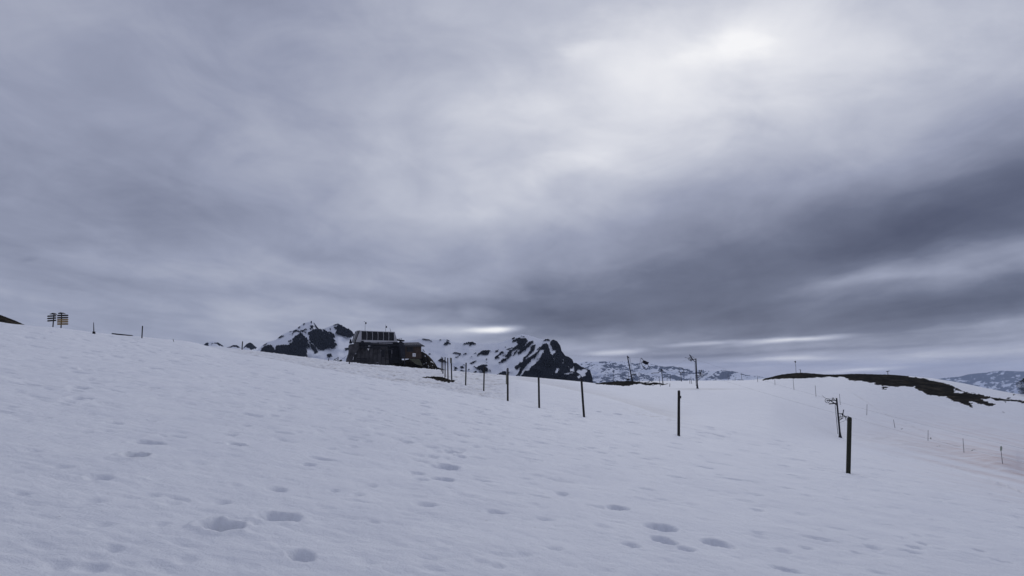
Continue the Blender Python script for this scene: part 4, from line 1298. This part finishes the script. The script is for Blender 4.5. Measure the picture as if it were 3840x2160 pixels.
MB().add([Hh(1680, 684, 1.22), Hh(2215, 664, 1.22), Hh(2345, 800, HD + .45), Hh(1735, 800, HD + .45), Hh(1680, 704, 1.22), Hh(2215, 688, 1.22), Hh(2345, 818, HD + .45), Hh(1735, 818, HD + .45)],
         [(0, 1, 2, 3), (7, 6, 5, 4), (0, 4, 5, 1), (1, 5, 6, 2), (2, 6, 7, 3), (3, 7, 4, 0)]).build('rear_roof', 'roof_dark', hut)
for i in range(10):                                   # raised roofing sheets
    q0, q1 = (i + .12) / 10, (i + .62) / 10
    def rp(q, w):
        a = Hh(1735 + 610 * q, 792 - 7 * q, -.45); c = Hh(1680 + 535 * q, 682 - 20 * q, 1.2)
        return a + (c - a) * w + Vector((0, -.02, .03))
    A, B, Cc, Dd = rp(q0, .30), rp(q1, .30), rp(q1, .92), rp(q0, .92)
    lift = Vector((0, -.015, .03))
    MB().add([A, B, Cc, Dd, A + lift, B + lift, Cc + lift, Dd + lift], [(3, 2, 1, 0), (4, 5, 6, 7), (0, 1, 5, 4), (1, 2, 6, 5), (2, 3, 7, 6), (3, 0, 4, 7)]).build('roof_tile', 'roof_sheet', rfo)
gb = MB(); gb.prism([Hh(1735, 810, 0), Hh(1740, 1165, 0), Hh(1640, 1165, 0), Hh(1560, 780, 0), Hh(1600, 650, 0), Hh(1680, 690, 0)], 1.2); gb.build('porch', 'chassis_dark', hut)
for x in (1770, 2240):
    MB().box(Hh(x, 1240, .5), (.18, .18, 1.3)).build('support', 'black_steel', hut)
tp = MB()
tp.add([Hh(1890, 1170, .1), Hh(2205, 1170, .1), Hh(2275, 1385, -.7), Hh(2070, 1330, -.5), Hh(1890, 1170, .2), Hh(2205, 1170, .2), Hh(2275, 1385, -.6), Hh(2070, 1330, -.4)],
       [(3, 2, 1, 0), (4, 5, 6, 7), (0, 1, 5, 4), (1, 2, 6, 5), (2, 3, 7, 6), (3, 0, 4, 7)])
tp.build('green_skirt', 'tarp_green', hut)

# small fence, boulder and guy wire left of the station
b = W(1258, 1358, 140); b.z = min(b.z, b.z)
fz = thing('small_fence', W(1258, 1362, 140), 'short slanted wooden fence left of the lift station', 'fence')
for (u, v0, v1) in ((1250, 1366, 1351), (1256, 1366, 1345), (1268, 1366, 1339)):
    MB().bar(W(u, v0, 140), W(u, v1, 140), .10, .10).build('fence_post', 'weathered_wood', fz)
for (ua, va, ub, vb) in ((1245, 1355, 1268, 1341), (1247, 1358, 1268, 1348), (1252, 1360, 1268, 1354)):
    MB().bar(W(ua, va, 139.9), W(ub, vb, 139.9), .09, .05).build('fence_rail', 'weathered_wood', fz)


def boulder(u, v, wpx, hpx, Y, label):
    c = W(u, v, Y)
    n, mm = 14, 9
    vs, fs = [], []
    for i in range(mm + 1):
        ph = math.pi * i / mm
        for j in range(n):
            th = 2 * math.pi * j / n
            d = Vector((math.sin(ph) * math.cos(th), math.sin(ph) * math.sin(th), math.cos(ph)))
            k = 1 + .28 * float(fbm(np.array([d.x * 2 + 3]), np.array([d.z * 2 + d.y]), 301, 3)[0])
            vs.append(c + Vector((d.x * wpx / 2 * Y / F * k, d.y * wpx / 2 * Y / F * k, d.z * hpx / 2 * Y / F * k)))
    for i in range(mm):
        for j in range(n):
            a = i * n + j; b2 = i * n + (j + 1) % n
            fs.append((a, a + n, b2 + n, b2))
    o = MB().add(vs, fs).build('boulder', 'concrete_dark')
    return tag(o, label, 'boulder')


boulder(1277, 1356, 12, 14, 142, 'small dark boulder between the little fence and the station')
g = MB().tube(W(1279, 1349, 143), W(1307, 1330, 147), .02, n=5).build('guy_wire', 'black_steel')
tag(g, 'thin guy wire slanting up to the left side of the station', 'wire')

# ------------------------------------------------------------------ drag lift pylons
def pylon(u0, v0, u1, v1, wpx, Y0, label, group='drag lift pylons'):
    b = hit(u0, v0, Y0, .85, 1.2)
    t = thing('lift_pylon', b, label, 'lift pylon', group)
    top = W(u1, v1, b.y)
    r = wpx / 2 * b.y / F
    d = (top - b).normalized()
    MB().path([b - d * .4, b + d * .02, b + d * .25, b + d * .8, top], [r * 2.3, r * 2.1, r * 1.5, r * 1.1, r * .95], 12).build('mast', 'dark_steel', t, smooth=False)
    return t, b.y


def ladder(t, Y, pts, gap, dep=-.05, n=14, mat='dark_steel'):
    (ua, va), (ub, vb) = pts
    m = MB()
    A = W(ua, va, Y + dep); B = W(ub, vb, Y + dep)
    g = Vector((gap, .12, 0))
    m.tube(A, B, .018, n=5); m.tube(A + g, B + g, .018, n=5)
    for i in range(n):
        p = A + (B - A) * ((i + .5) / n)
        m.tube(p, p + g, .012, n=5)
    return m.build('ladder', mat, t)


# pylon with spoked wheels behind the nearest post
t, Y = pylon(3151, 1640, 3137, 1492.5, 6.2, 106, 'leaning drag lift pylon with spoked wheels behind the nearest wooden post')
ladder(t, Y, ((3131, 1520), (3141.5, 1628)), .10)
a = MB(); a.bar(W(3103, 1501, Y), W(3136, 1501.5, Y), .10, .12); a.bar(W(3111, 1500, Y), W(3130, 1513, Y), .12, .12)
a.bar(W(3109.5, 1514.5, Y), W(3136, 1512, Y), .13, .3); a.bar(W(3129, 1512, Y), W(3136, 1519.5, Y), .09, .1); a.tube(W(3128, 1497, Y), W(3137, 1507, Y), .03, n=6)
a.build('upper_arm', 'black_steel', t)
MB().wheel(W(3102.5, 1502.5, Y - .1), .29, .028, 8, ax=(.5, 1, 0)).build('sheave_wheel', 'black_steel', t)
MB().wheel(W(3124, 1496, Y - .1), .15, .026, 6, ax=(.4, 1, 0)).build('sheave_wheel', 'black_steel', t)
MB().tube(W(3112.5, 1494.5, Y - .15), W(3112.5, 1494.5, Y + .1), .05, n=8).build('pulley', 'black_steel', t)
MB().path([W(3097, 1493.5, Y), W(3089, 1488.5, Y), W(3082.5, 1483, Y)], .022, 5).build('rope_catcher', 'black_steel', t)
a = MB(); a.bar(W(3143, 1563.6, Y), W(3172, 1562.8, Y), .09, .12); a.bar(W(3144, 1550.5, Y), W(3158, 1550.5, Y), .07, .1); a.bar(W(3159, 1554, Y), W(3174, 1565, Y), .09, .1)
a.bar(W(3146, 1577, Y), W(3161, 1567, Y), .08, .1); a.tube(W(3150.5, 1551, Y), W(3151.5, 1563, Y), .025, n=6); a.bar(W(3146, 1568, Y), W(3162, 1567.5, Y), .06, .1)
a.tube(W(3149, 1585, Y), W(3171, 1576.5, Y), .015, n=5)
a.build('lower_arm', 'black_steel', t)
MB().bar(W(3159.5, 1561, Y), W(3163.8, 1536.3, Y), .085, .1).build('upright', 'black_steel', t)
MB().tube(W(3159, 1553.8, Y - .12), W(3159, 1553.8, Y + .12), .13, n=10).build('pulley', 'black_steel', t)
MB().wheel(W(3178.5, 1568.5, Y - .1), .28, .028, 8, ax=(.5, 1, 0)).build('sheave_wheel', 'black_steel', t)
PY3 = Y
# pylon in the middle distance
t, Y = pylon(2615.5, 1457.5, 2609.5, 1344.5, 4.4, 120, 'tall drag lift pylon with wheel arms standing alone on the plateau')
ladder(t, Y, ((2605.5, 1360), (2610, 1448)), .09)
a = MB(); a.bar(W(2594, 1348.5, Y), W(2610, 1347.5, Y), .09, .1); a.bar(W(2585.5, 1330, Y), W(2598.5, 1349, Y), .12, .12); a.tube(W(2587, 1331, Y), W(2606, 1345, Y), .022, n=5)
a.bar(W(2596, 1348, Y), W(2610, 1359.5, Y), .09, .1)
a.build('upper_arm', 'black_steel', t)
MB().wheel(W(2587, 1346, Y - .1), .22, .028, 6, ax=(.5, 1, 0)).build('sheave_wheel', 'black_steel', t)
MB().wheel(W(2592, 1351, Y - .1), .15, .026, 6, ax=(.5, 1, 0)).build('sheave_wheel', 'black_steel', t)
MB().path([W(2583, 1345, Y), W(2576, 1342, Y), W(2568, 1340.5, Y)], .022, 5).build('rope_catcher', 'black_steel', t)
a = MB(); a.bar(W(2613, 1408.5, Y), W(2629, 1407.3, Y), .09, .1); a.bar(W(2624.5, 1403, Y), W(2631.5, 1387, Y), .11, .1); a.bar(W(2614, 1419, Y), W(2625, 1411.5, Y), .09, .1)
a.tube(W(2616, 1428.5, Y), W(2630, 1415, Y), .03, n=5); a.tube(W(2616, 1425, Y), W(2628, 1413, Y), .02, n=5); a.bar(W(2619, 1402, Y), W(2625.5, 1387, Y), .07, .1)
a.build('lower_arm', 'black_steel', t)
MB().wheel(W(2631.5, 1406.5, Y - .1), .23, .032, 6, ax=(.5, 1, 0)).build('sheave_wheel', 'black_steel', t)
MB().wheel(W(2625, 1401, Y - .1), .14, .028, 6, ax=(.5, 1, 0)).build('sheave_wheel', 'black_steel', t)
PY2 = Y
# leaning mast with ladder on the bare patch
t, Y = pylon(2371.5, 1431, 2352.5, 1334, 4.2, 157, 'leaning dark pylon with a ladder on the bare ground patch')
ladder(t, Y, ((2358, 1338), (2371.5, 1404)), .22, n=16)
a = MB(); a.bar(W(2367, 1405.8, Y), W(2384, 1404.8, Y), .13, .8); a.build('platform', 'black_steel', t)
a = MB()
for u in (2375, 2381.5):
    a.tube(W(u, 1405, Y - .3), W(u, 1394.5, Y - .3), .025, n=5)
a.tube(W(2375, 1394.5, Y - .3), W(2381.5, 1394.5, Y - .3), .025, n=5)
a.build('hoop_rail', 'dark_steel', t)
a = MB(); a.tube(W(2369, 1420, Y), W(2381, 1406, Y), .03, n=5); a.tube(W(2375, 1406, Y), W(2379, 1421, Y), .03, n=5); a.tube(W(2370, 1411, Y), W(2378, 1419, Y), .03, n=5)
a.build('brace', 'black_steel', t)
MB().box(W(2356, 1340, Y), (.25, .4, .3)).build('head', 'black_steel', t)
PY1 = Y
b = hit(2359, 1432, 156, .85, 1.15)
t = thing('control_box', b, 'small dark box on a leg left of the leaning pylon', 'box')
MB().box(W(2355, 1422.6, b.y), (.68, .3, .33)).build('casing', 'black_steel', t, bevel=.02)
MB().bar(W(2359, 1433, b.y), W(2359, 1425, b.y), .07, .07).build('leg', 'dark_steel', t)
MB().bar(W(2351, 1433, b.y), W(2351, 1425, b.y), .07, .07).build('leg', 'dark_steel', t)
# hooked mast far off
t, Y = pylon(2486.5, 1440.5, 2480.7, 1389, 2.4, 175, 'slim grey mast with a drooping side arm on the plateau')
MB().tube(W(2480.5, 1387, Y - .2), W(2480.5, 1387, Y + .2), .16, n=10).build('pulley', 'black_steel', t)
MB().path([W(2442, 1400.5, Y), W(2452, 1398.5, Y), W(2465, 1398.5, Y), W(2474, 1394, Y), W(2481, 1391, Y)], .06, 6).build('side_arm', 'dark_steel', t)
MB().tube(W(2485, 1387, Y), W(2486, 1394, Y), .07, n=6).build('upright', 'dark_steel', t)
MB().box(W(2490, 1442.5, Y), (1.4, 1.0, .14)).build('footing', 'black_steel', t)
PYF = Y
t, Y = pylon(2555.5, 1430, 2552.6, 1396, 2.0, 195, 'far slim pylon topped by an open four sided frame')
MB().path([W(2552.6, 1398, Y), W(2548, 1394, Y), W(2545.6, 1383, Y), W(2546.5, 1378.3, Y), W(2556, 1379, Y), W(2560, 1383, Y), W(2566.5, 1395.5, Y)], .055, 6).build('frame', 'dark_steel', t)
MB().path([W(2551, 1398, Y), W(2560, 1396.5, Y), W(2566, 1396, Y)], .07, 6).build('cross_arm', 'dark_steel', t)

# haul ropes of the drag lift
def rope(pts, label, r=.0055):
    P = []
    for (a, b2) in zip(pts[:-1], pts[1:]):
        A, B = W(*a), W(*b2)
        n = 14
        sag = (B - A).length * .006
        for i in range(n):
            q = i / n
            p = A + (B - A) * q
            p.z -= 4 * sag * q * (1 - q)
            P.append(p)
    P.append(W(*pts[-1]))
    o = MB().path(P, r, 5).build('haul_rope', 'dark_steel')
    return tag(o, label, 'rope', 'haul ropes')


rope([(2481, 1387, PYF), (2587, 1341.5, PY2), (3102, 1494.5, PY3), (3840, 1683, 78), (4350, 1800, 66)], 'upper thin haul rope crossing the right hand slope')
rope([(2485, 1391, PYF), (2631, 1401.5, PY2), (3178, 1561, PY3), (3840, 1733, 78), (4350, 1840, 66)], 'lower thin haul rope running past the nearest wooden post')

# chairlift chair hanging above the plateau, with its cable
CY = 152.0
cb = MB().path([W(1496, 1290, 150.5), W(1900, 1322, 151), W(2200, 1336, 151.5), W(2404.5, 1341.6, CY), W(2481, 1386, PYF)], .004, 5).build('lift_cable', 'dark_steel')
tag(cb, 'thin cable from the lift station carrying the empty chair', 'cable')
t = thing('lift_chair', W(2404.5, 1342, CY), 'empty tilted lift chair hanging against the distant mountain range', 'lift chair')
a = MB(); a.path([W(2404.5, 1342, CY), W(2412.5, 1351.5, CY), W(2418, 1356, CY)], .055, 6); a.build('hanger', 'dark_steel', t)
MB().path([W(2404, 1342.5, CY), W(2401, 1355, CY + .1), W(2397, 1372.5, CY + .3)], .03, 5).build('side_bar', 'dark_steel', t)
MB().prism([W(2413.4, 1351.2, CY), W(2420, 1354, CY), W(2427, 1357.4, CY), W(2431.6, 1358, CY), W(2430.5, 1361.5, CY), W(2427, 1367.6, CY), W(2418, 1364.5, CY), W(2409, 1359.2, CY)], 1.3).build('seat', 'black_steel', t, bevel=.04)
MB().path([W(2404.5, 1356.5, CY), W(2408, 1370, CY), W(2412.5, 1379, CY), W(2420.6, 1385, CY), W(2427, 1382.5, CY), W(2432, 1374, CY), W(2429, 1364, CY)], .045, 6).build('safety_bar', 'dark_steel', t)
MB().bar(W(2411, 1373.5, CY), W(2420, 1380, CY), .10, .5).build('foot_rest', 'dark_steel', t)

# ------------------------------------------------------------------ marker poles
GP = 'piste marker poles'


def pole(u0, v0, u1, v1, Y0, label, r=.032, name='marker_pole', group=GP):
    b = hit(u0, v0, Y0, .8, 1.25)
    t = thing(name, b, label, 'marker pole', group)
    top = W(u1, v1, b.y)
    d = (top - b).normalized()
    MB().path([b - d * .3, b, top], [r, r, r * .8], 7).build('shaft', 'pole_plastic', t)
    return t, b.y


t, Y = pole(3759.5, 1738, 3754, 1690, 86, 'nearest marker pole on the right slope, with a pale green paddle on top')
MB().prism([W(3750.6, 1690.5, Y - .04), W(3757.4, 1689.5, Y - .04), W(3758.5, 1677, Y - .04), W(3756.5, 1673, Y - .04), W(3752.5, 1673, Y - .04), W(3750.6, 1676.5, Y - .04)], .04).build('paddle', 'paddle_green', t)
ords = ['second', 'third', 'fourth', 'fifth', 'sixth', 'seventh', 'eighth', 'ninth']
for i, q in enumerate([(3615, 1697, 3611, 1644, 103), (3480, 1653, 3480.5, 1613, 118), (3356, 1604, 3350.5, 1573, 130), (3250.5, 1557, 3251.5, 1516, 140),
                       (3151, 1518, 3148, 1477, 150), (3060, 1487, 3057, 1445, 160), (2977.5, 1461, 2974, 1421, 170), (2906.5, 1444.3, 2905.5, 1422, 185)]):
    pole(*q, '%s marker pole up the right slope, counted from the paddle topped one' % ords[i], r=.034 + .002 * i)
GP2 = 'thin poles on the plateau'
for q, lb in [((2841.7, 1432, 2839.3, 1408, 190), 'thin pole at the left foot of the bare hill'), ((2782, 1426, 2780, 1400, 205), 'distant pole with a short crossbar in front of the range'),
              ((2756.8, 1427, 2756.2, 1417, 205), 'very short distant pole left of the crossbar pole'), ((2730.8, 1427, 2730.2, 1404, 205), 'distant pole in front of the dark forested end of the range'),
              ((2594, 1439.5, 2590.5, 1412, 170), 'taller of two poles just left of the lone lift pylon'), ((2587.5, 1439, 2586.5, 1424, 170), 'shorter of two poles just left of the lone lift pylon'),
              ((2515, 1428.5, 2512, 1403, 185), 'thin pole midway between the hooked mast and the framed pylon'), ((2501.7, 1429, 2501, 1402, 185), 'thin pole just right of the hooked mast'),
              ((2475, 1441, 2471.5, 1416, 172), 'thin pole just left of the hooked mast foot'), ((2476.8, 1449, 2476.2, 1443, 150), 'stub in the snow below the bare ground tongue'),
              ((2511.4, 1450, 2512.3, 1437.5, 150), 'short leaning stake right of the bare ground tongue'), ((2397.3, 1433, 2395.8, 1398, 160), 'straight thin pole right of the leaning ladder pylon'),
              ((2300.5, 1430, 2299, 1385, 172), 'very thin pole on the plateau left of the leaning ladder pylon'), ((2357.5, 1420, 2357, 1396, 160), 'thin stick behind the control box')]:
    t, Y = pole(*q, lb, r=.05, group=GP2)
    if 'crossbar' in lb and 'left of' not in lb:
        MB().bar(W(2775.5, 1403.5, Y), W(2786, 1404.5, Y), .10, .1).build('crossbar', 'pole_plastic', t)
    if lb.startswith('straight thin'):
        MB().bar(W(2394.3, 1398.2, Y), W(2397.3, 1398.2, Y), .06, .06).build('cap', 'pole_plastic', t)

# masts on the bare hill
b = hit(2985.5, 1399, 228, .9, 1.08)
t = thing('summit_mast', b, 'thin mast with a triangular head on the bare hilltop', 'mast')
MB().path([b - Vector((0, 0, .3)), W(2984, 1375, b.y), W(2981.8, 1356, b.y)], [.055, .05, .04], 7).build('shaft', 'dark_steel', t)
MB().prism([W(2978, 1358, b.y), W(2986, 1358, b.y), W(2982, 1352.5, b.y)], .2).build('head', 'black_steel', t)
MB().bar(W(2983, 1361, b.y), W(2982.6, 1357, b.y), .16, .12).build('lamp', 'black_steel', t)
b = hit(3002, 1398, 229, .9, 1.08)
t = thing('summit_post', b, 'short post with a small arm beside the hilltop mast', 'post')
MB().path([b - Vector((0, 0, .3)), W(3001.8, 1385.5, b.y)], [.09, .08], 7).build('shaft', 'black_steel', t)
MB().bar(W(2996, 1385.5, b.y), W(3002, 1388, b.y), .08, .08).build('arm', 'black_steel', t)
b = hit(3329.5, 1406, 234, .9, 1.08)
t = thing('summit_sign', b, 'T shaped sign alone on the bare hill crest to the right', 'sign')
MB().path([b - Vector((0, 0, .3)), W(3329.3, 1393, b.y)], [.085, .08], 7).build('post', 'black_steel', t)
MB().prism([W(3324, 1394.5, b.y), W(3335, 1392, b.y), W(3335, 1390, b.y), W(3324.3, 1391.8, b.y)], .3).build('board', 'black_steel', t)

# ------------------------------------------------------------------ dark conifer cut by the right edge
def conifer():
    b = hit(3851, 1485, 203, .9, 1.08)
    Y = b.y
    px = Y / F
    t = thing('conifer_tree', b, 'dark conifer at the right edge behind the snow crest', 'tree')
    MB().path([b - Vector((0, 0, .4)), b + Vector((.05, 0, 1.6)), b + Vector((.1, 0, 4.2))], [.16, .12, .03], 8).build('trunk', 'bark', t)
    rnd = random.Random(5)
    vs, fs = [], []
    H = 64 * px
    for i in range(2600):
        h = rnd.random() ** .9
        z = .12 * H + h * H * .92
        prof = (1.0 - .25 * abs(h - .45) * 2) if h < .72 else (1 - (h - .72) / .28 * .75) * .85
        R = 30 * px * prof * (1 + .16 * math.sin(9 * h + 2))
        rad = R * math.sqrt(rnd.uniform(.1, 1.0))
        th = rnd.uniform(0, 2 * math.pi)
        c = b + Vector((rad * math.cos(th), rad * math.sin(th), z))
        s = rnd.uniform(.12, .26)
        out = Vector((math.cos(th), math.sin(th), rnd.uniform(-.7, .3))).normalized()
        sd_ = out.cross(Vector((rnd.uniform(-.4, .4), rnd.uniform(-.4, .4), 1))).normalized()
        k = len(vs)
        vs += [c - sd_ * s * .35, c + sd_ * s * .35, c + out * s * 1.3 + sd_ * s * .1, c + out * s * 1.1 - sd_ * s * .2]
        fs.append((k, k + 1, k + 2, k + 3))
    MB().add(vs, fs).build('crown', 'needle', t)


conifer()

# ------------------------------------------------------------------ the air
def haze():
    m = bpy.data.materials.new('haze_air'); m.use_nodes = True
    t = m.node_tree; t.nodes.clear()
    out = N(t, 'ShaderNodeOutputMaterial')
    pv = N(t, 'ShaderNodeVolumePrincipled')
    pv.inputs['Color'].default_value = (.58, .70, .95, 1)
    pv.inputs['Density'].default_value = 5.5e-5
    pv.inputs['Anisotropy'].default_value = .1
    t.links.new(pv.outputs[0], out.inputs['Volume'])
    MATS['haze_air'] = m
    o = MB().box((0, 5900, -220), (24000, 12100, 720)).build('haze', 'haze_air')
    tag(o, None, None, None, 'stuff')


haze()

for o in bpy.data.objects:
    for k in ('_world', '_world2'):
        if k in o:
            del o[k]
